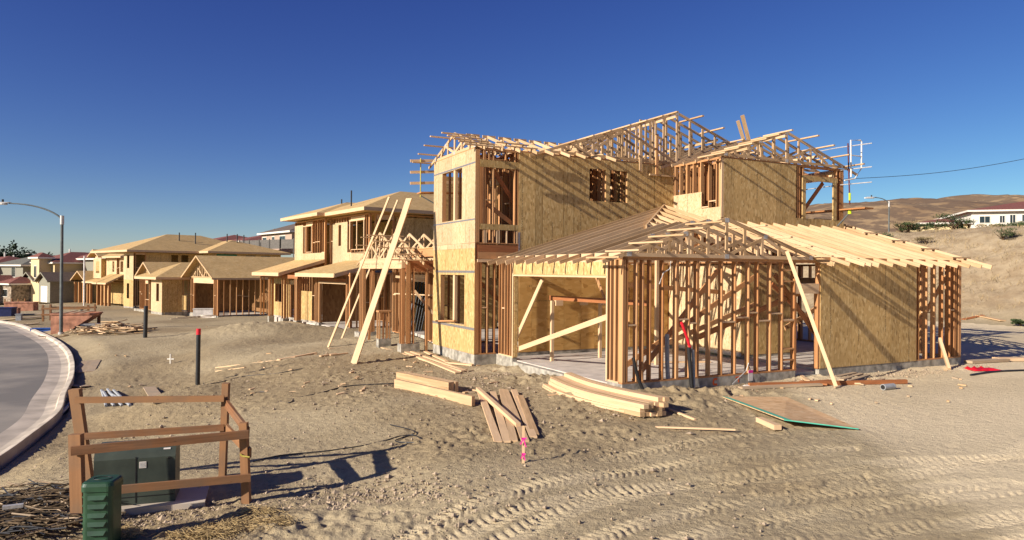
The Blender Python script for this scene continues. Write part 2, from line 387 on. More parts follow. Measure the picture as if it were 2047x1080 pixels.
def build_ground():
    az = []; a = -pi
    while a < pi-1e-6:
        az.append(a); f = abs(a)
        a += .0027 if f < .72 else (.02 if f < 1.1 else .09)
    az = np.array(az+[pi])-0.0
    rr = []; r = .4
    while r < 5.6: rr.append(r); r *= 1.12
    r = 5.6
    while r < 24: rr.append(r); r *= 1.0034
    while r < 120: rr.append(r); r *= 1.0075
    while r < 900: rr.append(r); r *= 1.04
    rr = np.array(rr); A, Rr = np.meshgrid(az, rr); X = Rr*np.sin(A); Y = Rr*np.cos(A)
    Z = base_z(X, Y)
    R = np.hypot(X, Y); k = kerb_d(X, Y); b = bank_d(X, Y)
    near = (1-sstep(20, 60, R))
    rough = .38+.62*sstep(-.12, .22, vnoise(X*.22+3, Y*.22, 5)+.25*vnoise(X*.8, Y*.8, 6))
    rightsmooth = 1-.8*sstep(3.5, 6.5, X-.12*(Y-10))*(b < 0)
    amp = rough*rightsmooth
    h = .10*vnoise(X*.35, Y*.35, 1)*sstep(25, 45, R)+.05*vnoise(X*.5, Y*.5, 9)*rightsmooth
    xs, ys = X*.82+Y*.57, -X*.57+Y*.82            # the ground was dragged towards the upper right: marks run that way
    h += amp*(.045*vnoise(xs*.9, ys*1.6, 2)+.026*vnoise(xs*2.2, ys*4.0, 3))
    h += amp*near*(.032*vnoise(xs*5, ys*9, 4)+.020*vnoise(X*15, Y*15, 8))
    patch = sstep(-.05, .2, vnoise(X*.6, Y*.6, 15)+.3*vnoise(X*2, Y*2, 16))
    h -= near*(.25+.75*amp)*patch*.17*np.clip(vnoise(xs*3.6, ys*7.5, 17)-.22, 0, 1)      # foot and wheel scuffs
    h += near*amp*patch*.26*np.clip(vnoise(X*9.5, Y*9.5, 18)-.24, 0, 1)
    h += near*amp*.22*np.clip(vnoise(X*14, Y*14, 19)-.28, 0, 1)                   # clods
    h += (.25*vnoise(X*.4, Y*.4, 12)+.16*vnoise(X*1.3, Y*1.3, 13)+.14*vnoise(X*3, Y*3, 14))*sstep(1, 4, b)*(1-sstep(90, 140, R))
    # mounds of spoil: lower left bank, beside pier, along slab, under the stack
    def mound(cx, cy, rx, ry, hh, lump=.5):
        d = ((X-cx)/rx)**2+((Y-cy)/ry)**2
        return hh*np.exp(-d)*(1+lump*vnoise(X*5, Y*5, 21)+lump*.8*vnoise(X*11, Y*11, 22))
    h += mound(-2.2, 9.2, 1.5, .8, .06, .9)+mound(-3.4, 9.0, 1.4, .5, .05, .9)+mound(-5.5, 8.1, 1.2, .5, .03, 2)
    h += mound(-.1, 21.2, 1.0, .5, .10, 1.4)+mound(.75, 19.1, .9, .75, .15, 1.4)+mound(1.6, 17.6, .5, .6, .09, 1.4)+mound(1.6, 16.2, .7, .35, .07, 1.6)
    h += mound(4.2, 16.6, 2.2, .35, .09, 1.8)+mound(3.7, 15.2, 1.0, .5, .11, 1.7)+mound(9.5, 19.3, 3.5, .3, .06, 1.5)+mound(13.2, 21.4, 1.3, .4, .10, 1.5)
    h += mound(-.4, 13.0, 1.4, 1.0, .05, 1.5)+mound(1.9, 12.9, .9, .5, .06, 1.2)
    h += mound(-14, 38, 4, 2.5, .35, .3)+mound(-6, 29.5, 3, 2, .16, .3)+mound(-8, 43, 4, 2, .3, .3)
    th, soft = track_h(X, Y); h = h*(1-.75*soft)+th*(R < 16)
    # broad smooth tyre passes on the right pad
    h *= sstep(.15, .5, k)*.98+.02*(k > .15)
    h = np.where((X > 2) & (Y > 13) & (b < 0) & (X > 9), h*.45, h)
    Z = Z+h
    for (fx, fy, th_, u0, u1, v0, v1, z) in FOOT:
        ux, uy = cos(th_), sin(th_); U = (X-fx)*ux+(Y-fy)*uy; Vv = -(X-fx)*uy+(Y-fy)*ux
        inside = (U > u0+.1) & (U < u1-.1) & (Vv > v0+.1) & (Vv < v1-.1)
        Z = np.where(inside, np.minimum(Z, z-.3), Z)
    nr, na = X.shape
    co = np.stack([X, Y, Z], -1).reshape(-1, 3).astype(np.float32)
    i = np.arange(nr-1)[:, None]*na+np.arange(na-1)[None, :]
    f = np.stack([i, i+1, i+na+1, i+na], -1).reshape(-1, 4)[:, ::-1]
    me = bpy.data.meshes.new('ground'); me.vertices.add(len(co)); me.vertices.foreach_set('co', co.ravel())
    me.loops.add(f.size); me.loops.foreach_set('vertex_index', f.ravel().astype(np.int32))
    me.polygons.add(len(f)); me.polygons.foreach_set('loop_start', (np.arange(len(f))*4).astype(np.int32)); me.polygons.foreach_set('loop_total', np.full(len(f), 4, np.int32))
    me.update(calc_edges=True); me.polygons.foreach_set('use_smooth', np.ones(len(f), bool))
    dm = (rough*rightsmooth).reshape(-1).astype(np.float32)*(1-.25*soft.reshape(-1)).astype(np.float32)
    at = me.attributes.new('damp', 'FLOAT', 'POINT'); at.data.foreach_set('value', dm)
    bk = sstep(0, 5, b).reshape(-1).astype(np.float32)
    at = me.attributes.new('bank', 'FLOAT', 'POINT'); at.data.foreach_set('value', bk)
    o = bpy.data.objects.new('ground', me); COL.objects.link(o); o['kind'] = 'structure'; o['label'] = 'bare tan building-site dirt with tyre tracks and slope'
    me.materials.append(MATS['dirt']); return o
m, t, b = begin('dirt', .95, 0, .1)
tc = t.n('ShaderNodeTexCoord').outputs['Object']
dmp = t.n('ShaderNodeAttribute', attribute_name='damp').outputs['Fac']; bk = t.n('ShaderNodeAttribute', attribute_name='bank').outputs['Fac']
n1 = t.n('ShaderNodeTexNoise', i_Scale=.45, i_Detail=9.0, i_Roughness=.62); t.l(tc, n1.inputs[0])
n2 = t.n('ShaderNodeTexNoise', i_Scale=7.0, i_Detail=8.0, i_Roughness=.65); t.l(tc, n2.inputs[0])
n3 = t.n('ShaderNodeTexNoise', i_Scale=38.0, i_Detail=4.0, i_Roughness=.7); t.l(tc, n3.inputs[0])
c = t.mix(t.ramp(n1.outputs[0], [(.35, (0, 0, 0)), (.68, (1, 1, 1))]).outputs[0], (.46, .365, .215), (.57, .46, .28))
c = t.mix(t.math('MULTIPLY', dmp, .72, True), c, (.28, .20, .105))
c = t.mix(t.math('MULTIPLY', t.ramp(n2.outputs[0], [(.42, (0, 0, 0)), (.66, (1, 1, 1))]).outputs[0], .35), c, (.26, .19, .11))
c = t.mix(t.math('MULTIPLY', t.ramp(n3.outputs[0], [(.56, (0, 0, 0)), (.74, (1, 1, 1))]).outputs[0], .35), c, (.60, .51, .36))
c = t.mix(t.math('MULTIPLY', t.ramp(dmp, [(.12, (1, 1, 1)), (.34, (0, 0, 0))]).outputs[0], .85), c, (.79, .635, .40))
n4 = t.n('ShaderNodeTexNoise', i_Scale=.9, i_Detail=7.0, i_Roughness=.7); t.l(tc, n4.inputs[0])
drc = t.mix(t.ramp(n4.outputs[0], [(.4, (0, 0, 0)), (.62, (1, 1, 1))]).outputs[0], (.32, .225, .13), (.46, .35, .215))
c = t.mix(t.math('MULTIPLY', bk, .75), c, drc)
n5 = t.n('ShaderNodeTexVoronoi', i_Scale=1.6, i_Randomness=1.0); t.l(tc, n5.inputs[0])
sp5 = t.n('ShaderNodeTexNoise', i_Scale=3.2, i_Detail=5.0, i_Roughness=.75); t.l(tc, sp5.inputs[0])
c = t.mix(t.math('MULTIPLY', t.math('MULTIPLY', t.ramp(sp5.outputs[0], [(.57, (0, 0, 0)), (.66, (1, 1, 1))]).outputs[0], bk), .55), c, (.20, .135, .07))
t.l(c, b.inputs['Base Color'])
n6 = t.n('ShaderNodeTexVoronoi', i_Scale=22.0); t.l(tc, n6.inputs[0])
peb = t.ramp(n6.outputs['Distance'], [(.12, (1, 1, 1)), (.34, (0, 0, 0))]).outputs[0]
gt = t.ramp(n2.outputs[0], [(.50, (0, 0, 0)), (.60, (1, 1, 1))]).outputs[0]
hsum = t.math('ADD', t.math('ADD', t.math('MULTIPLY', n2.outputs[0], 1.0), t.math('MULTIPLY', n3.outputs[0], .35)), t.math('MULTIPLY', t.math('MULTIPLY', peb, gt), .35))
bump(t, b, hsum, .9, .05)
m, t, b = begin('asphalt', .9, 0, .15)
tc = t.n('ShaderNodeTexCoord').outputs['Object']
na = t.n('ShaderNodeTexNoise', i_Scale=.35, i_Detail=5.0); t.l(tc, na.inputs[0]); nb = t.n('ShaderNodeTexNoise', i_Scale=60.0, i_Detail=3.0); t.l(tc, nb.inputs[0])
c = t.mix(t.ramp(na.outputs[0], [(.38, (0, 0, 0)), (.66, (1, 1, 1))]).outputs[0], (.20, .18, .155), (.37, .32, .255))
t.l(t.mix(.25, c, nb.outputs[0], 'OVERLAY'), b.inputs['Base Color']); bump(t, b, nb.outputs[0], .2, .005)
def offset_line(P, d):
    out = []
    for i, p in enumerate(P):
        a = P[max(i-1, 0)]; c = P[min(i+1, len(P)-1)]; dx, dy = c[0]-a[0], c[1]-a[1]; L = math.hypot(dx, dy)
        out.append((p[0]+dy/L*d, p[1]-dx/L*d))
    return out
def dense(P, n=6):
    out = []
    for i in range(len(P)-1):
        for k in range(n):
            t = k/n; a = P[max(i-1, 0)]; b = P[i]; c = P[i+1]; d = P[min(i+2, len(P)-1)]
            out.append(tuple(.5*((2*b[j])+(-a[j]+c[j])*t+(2*a[j]-5*b[j]+4*c[j]-d[j])*t*t+(-a[j]+3*b[j]-3*c[j]+d[j])*t**3) for j in (0, 1)))
    return out+[P[-1]]
def strip(name, prof, mat, lab):
    D = dense(KERB); mb = MB(); lines = []
    for off, dz in prof:
        L = offset_line(D, off); lines.append([(x, y, float(road_z(np.array([x]), np.array([y]))[0])+dz) for x, y in L])
    vs = [p for L in lines for p in L]; n = len(D); fs = []
    for i in range(len(lines)-1):
        for k in range(n-1): fs.append((i*n+k, i*n+k+1, (i+1)*n+k+1, (i+1)*n+k))
    mb.add(vs, fs, mat); o = mb.build(name, label=lab, kind='structure')
    bpy.context.view_layer.update(); return o
strip('road', [(-13, -.03), (-.86, 0.0)], 'asphalt', 'dark grey asphalt street curving away')
strip('kerb', [(-.88, .004), (-.45, -.02), (-.20, .01), (-.15, .115), (-.02, .15), (.0, .15), (.0, -.45)], 'kerb_concrete', 'pale concrete gutter and kerb along the street')
# far hills
def build_hills():
    nx, ny = 220, 60; X, Y = np.meshgrid(np.linspace(60, 520, nx), np.linspace(0, 1, ny))
    yy = 130+Y*330+0*X
    ridge = 44+.055*(X-202)+5*vnoise(X*.012, X*.0+3, 31)+3*vnoise(X*.05, X*.0+9, 32)
    prof = sstep(0, 1, Y*1.15)
    Z = -2+prof*ridge*sstep(60, 130, X-.0*yy)+(5*vnoise(X*.02, yy*.03, 33)+2*vnoise(X*.07, yy*.08, 34))*prof*(1-sstep(.8, 1, Y))+.8*vnoise(X*.3, yy*.3, 36)*prof
    co = np.stack([X, yy, Z], -1).reshape(-1, 3); i = (np.arange(ny-1)[:, None]*nx+np.arange(nx-1)[None, :])
    f = np.stack([i, i+1, i+nx+1, i+nx], -1).reshape(-1, 4)
    me = bpy.data.meshes.new('hills'); me.from_pydata(co.tolist(), [], f.tolist()); me.polygons.foreach_set('use_smooth', [True]*len(f))
    o = bpy.data.objects.new('hills', me); COL.objects.link(o); o['kind'] = 'structure'; o['label'] = 'dry brown hills with dark scrub along the ridge'
    m, t, b = begin('dry_hill', .95, 0, .1)
    tc = t.n('ShaderNodeTexCoord').outputs['Object']
    n1 = t.n('ShaderNodeTexNoise', i_Scale=.02, i_Detail=8.0, i_Roughness=.6); t.l(tc, n1.inputs[0])
    n2 = t.n('ShaderNodeTexNoise', i_Scale=.13, i_Detail=7.0, i_Roughness=.6); t.l(tc, n2.inputs[0])
    sx = t.n('ShaderNodeSeparateXYZ'); t.l(tc, sx.inputs[0])
    hz = t.math('DIVIDE', sx.outputs[2], 55.0)
    c = t.mix(t.ramp(n1.outputs[0], [(.4, (0, 0, 0)), (.6, (1, 1, 1))]).outputs[0], (.27, .17, .09), (.42, .29, .155))
    msk = t.math('MULTIPLY', t.ramp(t.math('ADD', n2.outputs[0], t.math('MULTIPLY', hz, .16)), [(.52, (0, 0, 0)), (.60, (1, 1, 1))]).outputs[0], 1.0)
    c = t.mix(t.math('MULTIPLY', msk, .75), c, (.14, .095, .065))
    t.l(c, b.inputs['Base Color']); me.materials.append(m)
build_hills()
# ------------------------------------------------------------------ timber framing kit
SP = .406
REST = {}
def flush_studs():
    for r, mb in REST.values(): mb.build('stud', r, kind='stuff')
def cells(s0, s1, z0, z1, ops, seams):
    """grid-cut a sheet around its openings; returns rectangles"""
    xs = sorted({s0, s1, *[x for o in ops for x in o[:2] if s0 < x < s1], *[x for x in seams if s0 < x < s1]})
    out = []
    for a, b in zip(xs, xs[1:]):
        mid = (a+b)/2; col = [(z0, z1)]
        for o in ops:
            if o[0] <= mid <= o[1]:
                nw = []
                for c, d in col:
                    if o[2] > c: nw.append((c, min(d, o[2])))
                    if o[3] < d: nw.append((max(c, o[3]), d))
                col = [q for q in nw if q[1]-q[0] > .01]
        for c, d in col: out.append((a, b, c, d))
    return out
class Wall:
    """wall from a to b (local u,v), outer face on that line, thickness inward (side=+1 left of a->b)"""
    def __init__(s, root, a, b, z0, z1, side=1, th=.14):
        s.root = root; s.a = Vector((a[0], a[1])); d = Vector((b[0]-a[0], b[1]-a[1])); s.L = d.length; s.d = d/s.L
        s.n = Vector((-s.d.y, s.d.x))*side; s.z0, s.z1, s.th = z0, z1, th; s.ops = []
    def P(s, t, off, z): q = s.a+s.d*t+s.n*off; return (q.x, q.y, z)
    def bar(s, mb, t0, t1, z, w, h, mat, off=None):   # horizontal member: w across wall, h vertical
        off = s.th/2 if off is None else off
        mb.beam(s.P(t0, off, z), s.P(t1, off, z), w, h, mat)
    def frame(s, name='wall_frame', ops=(), studs=None, mat='stud_wood', indiv=False, s0=0, s1=None, plates=True, blocks=.5, header=.28, sp=SP, label=None, hm='pale_wood', bottom=True):
        s1 = s.L if s1 is None else s1; mb = MB(); th = s.th; s.ops = list(ops)
        zb, zt = s.z0+.038, s.z1-.076
        xs = studs
        if xs is None:
            n = max(1, int(round((s1-s0)/sp))); xs = [s0+.02+(s1-s0-.04)*k/n for k in range(n+1)]
        single = []
        for x in xs:
            cut = [(zb, zt)]
            for o in ops:
                if o[0]-.02 < x < o[1]+.02:
                    cut = ([(zb, o[2]-.04)] if o[2] > zb+.1 else [])+([(o[3]+header, zt)] if o[3]+header < zt-.05 else [])
            for c, d in cut: single.append((x, c, d))
        for o in ops:
            for x in (o[0]-.06, o[0]-.02, o[1]+.02, o[1]+.06):
                if s0-.01 < x < s1+.01: single.append((x, zb, zt if x in (o[0]-.06, o[1]+.06) else o[3]))
            hh = min(header, zt-o[3]); s.bar(mb, o[0]-.04, o[1]+.04, o[3]+hh/2, th*.94, hh-.004, hm)
            if o[2] > s.z0+.1: s.bar(mb, o[0], o[1], o[2]-.02, th, .038, 'pale_wood')
        if plates:
            segs = [(s0, s1)]
            for o in ops:
                if o[2] <= s.z0+.1: segs = [q for a, b in segs for q in ((a, min(b, o[0])), (max(a, o[1]), b)) if q[1]-q[0] > .02]
            if bottom:
                for a, b in segs: s.bar(mb, a, b, s.z0+.019, th, .038, mat)
            s.bar(mb, s0, s1, s.z1-.057, th, .036, mat); s.bar(mb, s0, s1, s.z1-.019, th, .036, mat)
        xs = sorted(q[0] for q in single if q[2]-q[1] > 1.5)
        for a, b in zip(xs, xs[1:]):
            if .2 < b-a < .6 and rng.random() < blocks:
                z = (s.z0+s.z1)/2+rng.choice((-.12, -.02, .02, .1, .9 if rng.random() < .1 else .06))
                if not any(o[0]-.05 < (a+b)/2 < o[1]+.05 for o in ops): s.bar(mb, a+.02, b-.02, z, th*.95, .038, 'pale_wood')
        o = mb.build(name, s.root, label=label) if mb.v else empty(name, (0, 0, 0))
        o.parent = s.root
        tgt = mb if not indiv else None
        if indiv:
            for x, c, d in single:
                q = MB(); p = s.P(x, th/2, 0); q.stud(p[0], p[1], c, d, s.d.x, s.d.y, .038, th, mat); q.build('stud', o)
        else:
            q = REST.setdefault(s.root.name, (s.root, MB()))[1]
            for x, c, d in single: p = s.P(x, th/2, 0); q.stud(p[0], p[1], c, d, s.d.x, s.d.y, .038, th, mat)
        return o
    def sheath(s, s0, s1, z0, z1, mat='osb_sheathing', ops=(), panel=1.22, phase=0, t=.013, gap=.0065, off=0, name='sheathing', label=None, extra=()):
        mb = MB(); seams = [s0+phase+panel*k for k in range(-1, 40)]
        seams = [x for x in seams if s0+.1 < x < s1-.1]+list(extra)
        rs = {}
        for a, b, c, d in cells(s0, s1, z0, z1, ops, seams):
            a2 = a+gap if any(abs(a-x) < 1e-6 for x in seams) else a; b2 = b-gap if any(abs(b-x) < 1e-6 for x in seams) else b
            key = sum(1 for x in seams if x <= a+1e-6); r = rs.setdefault(key, rng.random())
            vs = []; bc = []
            for z in (c, d):
                for (x, o) in ((a2, off), (b2, off), (b2, off-t), (a2, off-t)):
                    vs.append(s.P(x, o, z)); bc.append((x+key*3.7, z+key*1.3, 0))
            fs = [(3, 2, 1, 0), (4, 5, 6, 7), (0, 1, 5, 4), (1, 2, 6, 5), (2, 3, 7, 6), (3, 0, 4, 7)]
            mb.add(vs, fs, mat, bc, r)
        return mb.build(name, s.root, label=label)
def truss(root, org, d, s0, s1, zb, slope, oh0=.6, oh1=.6, peak=None, heel=.09, verts=.61, diag=True, h=.09, mat='truss_wood', plates=True, name='roof_truss', clip1=None):
    """gable truss in the vertical plane through org along d (unit, local uv)"""
    mb = MB(); pk = (s0+s1)/2 if peak is None else peak
    P = lambda s, z: (org[0]+d[0]*s, org[1]+d[1]*s, z)
    up = (0, 0, 1); top = lambda s: zb+heel+slope*((s-s0) if s <= pk else (s1-s)*(pk-s0)/(s1-pk) if s1 != pk else 0)
    w = .038
    mb.beam(P(s0, zb+h/2), P(s1, zb+h/2), w, h, mat)
    mb.beam(P(s0-oh0, top(s0)-slope*oh0-h/2), P(pk, top(pk)-h/2), w, h, mat)
    e1 = s1 if clip1 is None else clip1
    sl1 = (top(pk)-zb-heel)/(s1-pk) if s1 > pk else 0
    if s1 > pk: mb.beam(P(e1+(oh1 if clip1 is None else 0), top(pk)-sl1*(e1+(oh1 if clip1 is None else 0)-pk)-h/2), P(pk, top(pk)-h/2), w, h, mat)
    zz = lambda s: top(s)-h
    n = int((s1-s0)/verts)
    x = pk
    k = 0; xs = []
    while pk-k*verts > s0+.4: xs.append(pk-k*verts); k += 1
    k = 1
    while pk+k*verts < s1-.4: xs.append(pk+k*verts); k += 1
    if diag != 'only':
        for x in xs: mb.beam(P(x, zb+h), P(x, zz(x)), w*.95, .085, mat, up=(d[0], d[1], 0))
    if diag:
        q = (pk-s0)/2.0
        for sg, base in ((-1, pk-s0), (1, s1-pk)):
            if base < .5: continue
            a = pk; 
            mb.beam(P(pk+sg*.06, zb+h), P(pk+sg*base*.42, zz(pk+sg*base*.42)), w*.9, .085, mat)
            mb.beam(P(pk+sg*base*.42, zz(pk+sg*base*.42)), P(pk+sg*base*.70, zb+h), w*.9, .085, mat)
            if base > 3.5: mb.beam(P(pk+sg*base*.70, zb+h), P(pk+sg*base*.80, zz(pk+sg*base*.80)), w*.9, .085, mat)
    if plates:
        nx, ny = -d[1], d[0]
        for x, z in ((pk, top(pk)-.08), (pk, zb+.05), (pk-(pk-s0)*.42, top(pk-(pk-s0)*.42)-.06), (pk+(s1-pk)*.42, top(pk+(s1-pk)*.42)-.06), (s0+.15, zb+.06), (s1-.15, zb+.06)):
            for sd in (1, -1):
                c = Vector(P(x, z))+Vector((nx*sd*.0205, ny*sd*.0205, 0))
                mb.beam(c-Vector((d[0]*.07, d[1]*.07, 0)), c+Vector((d[0]*.07, d[1]*.07, 0)), .003, .11, 'galvanised')
    return mb.build(name, root)
def rafter(root, p0, p1, mat='truss_wood', w=.038, h=.14, name='rafter'):
    mb = MB(); mb.beam(p0, p1, w, h, mat); return mb.build(name, root)
KEEP = {'foundation', 'floor_slab', 'sheathing', 'porch_header', 'garage_header', 'floor_beam', 'pier_footing', 'corner_post', 'floor_deck', 'wall', 'roof'}
def part(root, name, fn, label=None, **k):
    mb = MB(); fn(mb)
    if name in KEEP or len(mb.pieces) < 2: return mb.build(name, root, label=label, **k)
    for (v0, v1, f0, f1) in mb.pieces:          # every loose piece becomes its own part
        q = MB(); q.mats = mb.mats; q.v = mb.v[v0:v1]; q.f = [tuple(i-v0 for i in f) for f in mb.f[f0:f1]]; q.m = mb.m[f0:f1]; q.bc = mb.bc[v0:v1]; q.r = mb.r[v0:v1]
        o = q.build(name, root, label=label, **k)
    return o
def hip(mb, u0, u1, v0, v1, ze, sl, mat, t=.16, fascia='white_trim', eave_mat=None):
    """hipped sheet with a real fascia thickness"""
    W, D = u1-u0, v1-v0
    if D <= W: q = D/2; r0, r1 = (u0+q, v0+q), (u1-q, v0+q)
    else: q = W/2; r0, r1 = (u0+q, v0+q), (u0+q, v1-q)
    zr = ze+sl*q
    c = [(u0, v0, ze), (u1, v0, ze), (u1, v1, ze), (u0, v1, ze)]; a = (*r0, zr); b = (*r1, zr)
    if D <= W: fs = [(c[0], c[1], b, a), (c[1], c[2], b), (c[2], c[3], a, b), (c[3], c[0], a)]
    else: fs = [(c[0], c[1], a), (c[1], c[2], b, a), (c[2], c[3], b), (c[3], c[0], a, b)]
    for f in fs:
        e = Vector(f[1])-Vector(f[0]); e.normalize(); n = e.cross(Vector(f[2])-Vector(f[1])).normalized(); w = n.cross(e)
        bc = [((Vector(p)-Vector(f[0])).dot(w)+5, (Vector(p)-Vector(f[0])).dot(e)+5, 0) for p in f]
        mb.add(list(f), [tuple(range(len(f)))], mat, bc)
    for i in range(4):
        p, q2 = c[i], c[(i+1) % 4]
        mb.add([p, q2, (q2[0], q2[1], q2[2]-t), (p[0], p[1], p[2]-t)], [(3, 2, 1, 0)], fascia, [(p[0]+p[1], p[2], 0), (q2[0]+q2[1], q2[2], 0), (q2[0]+q2[1], q2[2]-t, 0), (p[0]+p[1], p[2]-t, 0)])
    mb.add([(x, y, z-t) for x, y, z in c], [(3, 2, 1, 0)], mat)
    return zr
def gable_roof(mb, axis, a0, a1, c0, c1, ze, sl, mat, t=.14, fascia='truss_wood'):
    """ridge along axis from a0 to a1, eaves at c0 and c1"""
    mid = (c0+c1)/2; zr = ze+sl*(c1-c0)/2
    Q = (lambda a, c, z: (a, c, z)) if axis == 'u' else (lambda a, c, z: (c, a, z))
    for c in (c0, c1):
        pts = [Q(a0, c, ze), Q(a1, c, ze), Q(a1, mid, zr), Q(a0, mid, zr)]
        L = sqrt((mid-c)**2+(zr-ze)**2); bc = [(5, a0+5, 0), (5, a1+5, 0), (5+L, a1+5, 0), (5+L, a0+5, 0)]
        n = (Vector(pts[1])-Vector(pts[0])).cross(Vector(pts[2])-Vector(pts[1]))
        if n.z < 0: pts.reverse(); bc.reverse()
        mb.slab(pts, .02, mat, None, bc+bc)
    for a in (a0-.02, a1+.02):
        for c in (c0, c1): mb.beam(Q(a, c, ze-t/2), Q(a, mid, zr-t/2), .038, t, fascia)
    for c in (c0, c1): mb.beam(Q(a0, c, ze-t/2-.01), Q(a1, c, ze-t/2-.01), .038, t, fascia)
    return zr
# ------------------------------------------------------------------ the big framed house in front
TH = radians(27.13)
HX, HY = 2.597, 16.527
U, V = Vector((cos(TH), sin(TH))), Vector((-sin(TH), cos(TH)))
def W(u, v, z=0): return Vector((HX+U.x*u+V.x*v, HY+U.y*u+V.y*v, z))
A = empty('framed_house', (HX, HY, 0), TH, label='large two-storey framed house with open rafters and a corner garage, nearest in the row', cat='house', group='houses under construction')
FOOT.append((HX, HY, TH, 0, 13.2, 0, 16.5, -.05)); FOOT.append((HX, HY, TH, -.76, 0, 6.76, 10.45, -.05))
# foundation
def fnd(mb):
    c = 'stem_concrete'; b = -.75
    mb.box(-.0, .15, -.0, .62, b, 0, c); mb.box(0, .15, 5.62, 6.75, b, 0, c)          # garage piers, street side
    mb.box(.152, 5.72, 0, .15, b, 0, c); mb.box(6.66, 13.2, 0, .15, b, 0, c)          # front
    mb.box(5.722, 6.658, .01, .2, b, -.16, c)
    mb.box(-.76, -.002, 6.76, 6.91, b, 0, c); mb.box(-.76, -.61, 6.912, 10.4, b, 0, c); mb.box(-.6, 3, 10.25, 10.4, b, 0, c)
    mb.box(13.05, 13.2, .152, 16.5, b, 0, c); mb.box(-.3, 13.04, 16.35, 16.5, b, 0, c)
    mb.box(.152, 6.7, 6.62, 6.76, b, .02, c); mb.box(6.82, 6.97, 3.1, 6.6, b, .02, c); mb.box(6.98, 9.1, 3.1, 3.25, b, .02, c)
part(A, 'foundation', fnd)
def slab(mb):
    mb.box(.16, 6.8, .16, 6.6, -.5, -.085, 'slab_concrete'); mb.box(-.03, .158, .63, 5.61, -.5, -.11, 'stem_concrete')
    mb.box(6.99, 13.03, .16, 3.08, -.5, -.06, 'slab_concrete'); mb.box(9.11, 13.03, 3.085, 16.3, -.5, -.02, 'slab_concrete'); mb.box(-.59, 9.1, 6.92, 10.24, -.5, -.015, 'slab_concrete'); mb.box(.2, 9.1, 10.42, 16.3, -.5, -.022, 'slab_concrete')
part(A, 'floor_slab', slab)
ZP = 3.0; Z2 = 3.5; ZT = 6.55
# front gable wall (v=0)
fs = [.02, .07, .14, .42, .60, .82, 1.20, 1.62, 1.66, 2.02, 2.27, 2.31, 2.68, 3.09, 3.55, 4.02, 4.34, 4.80, 5.24]
wf = Wall(A, (0, 0), (6.66, 0), 0, ZP, 1)
wf.frame('wall_frame', ops=[(5.76, 6.6, 0, 2.08)], studs=fs, indiv=True, blocks=.75)
part(A, 'ladder_block', lambda m: [m.beam((5.27, .07, z), (5.66, .07, z), .13, .038, 'stud_wood') for z in (2.72, 2.42, .6, .3, 1.35)])
# garage street wall (u=0): piers, header
wg = Wall(A, (0, 0), (0, 6.62), 0, ZP, -1)
o = wg.frame('wall_frame', studs=[.16, .30, .34, .50, .62, 5.66, 5.80, 5.98, 6.18, 6.40, 6.58], indiv=True, blocks=.6, bottom=False)
part(A, 'sill_plate', lambda m: (m.beam((.07, .16, .019), (.07, .66, .019), .14, .038, 'pale_wood'), m.beam((.07, 5.62, .019), (.07, 6.6, .019), .14, .038, 'pale_wood')))
def hdr(m):
    m.box(.005, .12, .66, 5.58, 2.53, 2.95, 'pale_wood', lambda x, y, z: (y, x, z))
    for k in range(4): m.box(-.013, .003, .66+1.23*k+(.003 if k else 0), .66+1.23*(k+1)-.003, 2.55, 2.88, 'osb_sheathing', lambda x, y, z, k=k: (y+k, z, 0))
    m.box(-.03, .13, .64, 5.60, 2.49, 2.528, 'pale_wood', lambda x, y, z: (y, x, z))
    m.box(-.018, .003, .60, .658, 0.0, 2.9, 'pale_wood', lambda x, y, z: (z, x, y)); m.box(-.018, .003, 5.582, 5.64, 0, 2.9, 'pale_wood', lambda x, y, z: (z, x, y))
part(A, 'garage_header', hdr)
part(A, 'sheathing', lambda m: m.box(.02, .14, 5.560, 5.578, .02, 2.48, 'osb_sheathing', lambda x, y, z: (z, x*3, 0)))
# right part of the front wall
wr = Wall(A, (6.66, 0), (13.2, 0), 0, ZP, 1)
wr.frame('wall_frame', studs=[.02, .06, .4, .8, 1.2, 1.6, 2.0, 2.4, 2.8, 3.2, 3.6, 4.0, 4.27, 4.4, 4.8, 5.18, 5.6, 5.98, 6.2, 6.28, 6.46, 6.52], indiv=True, blocks=.3)
wr.sheath(.02, 4.25, .005, ZP-.02, 'osb_sheathing', phase=1.3, extra=(3.05, 3.45), name='sheathing', label='olive OSB shear panel on the front wall streaked with raking rafter shadows')
# right end wall (u=13.2) and back
we = Wall(A, (13.2, 0), (13.2, 16.4), 0, ZP, 1); we.frame('wall_frame', studs=None, ops=[(5, 6.2, .9, 2.2), (9, 12, 0, 2.2)], blocks=.4)
we.sheath(1.25, 3.7, .01, 2.9, 'osb_sheathing', name='sheathing')
wb = Wall(A, (13.2, 16.45), (-.4, 16.45), 0, ZP, 1); wb.frame('wall_frame', ops=[(3, 6, 0, 2.2), (8, 9.5, .9, 2.2)], blocks=.4)
ws = Wall(A, (3.6, 16.3), (-.4, 16.3), 0, ZP, -1)
part(A, 'sheathing', lambda m: [m.box(-.4+1.22*k, .815+1.22*k, 15.9, 15.913, .0, 2.95, 'osb_sheathing', lambda x, y, z, k=k: (z+k, x, 0)) for k in range(4)])
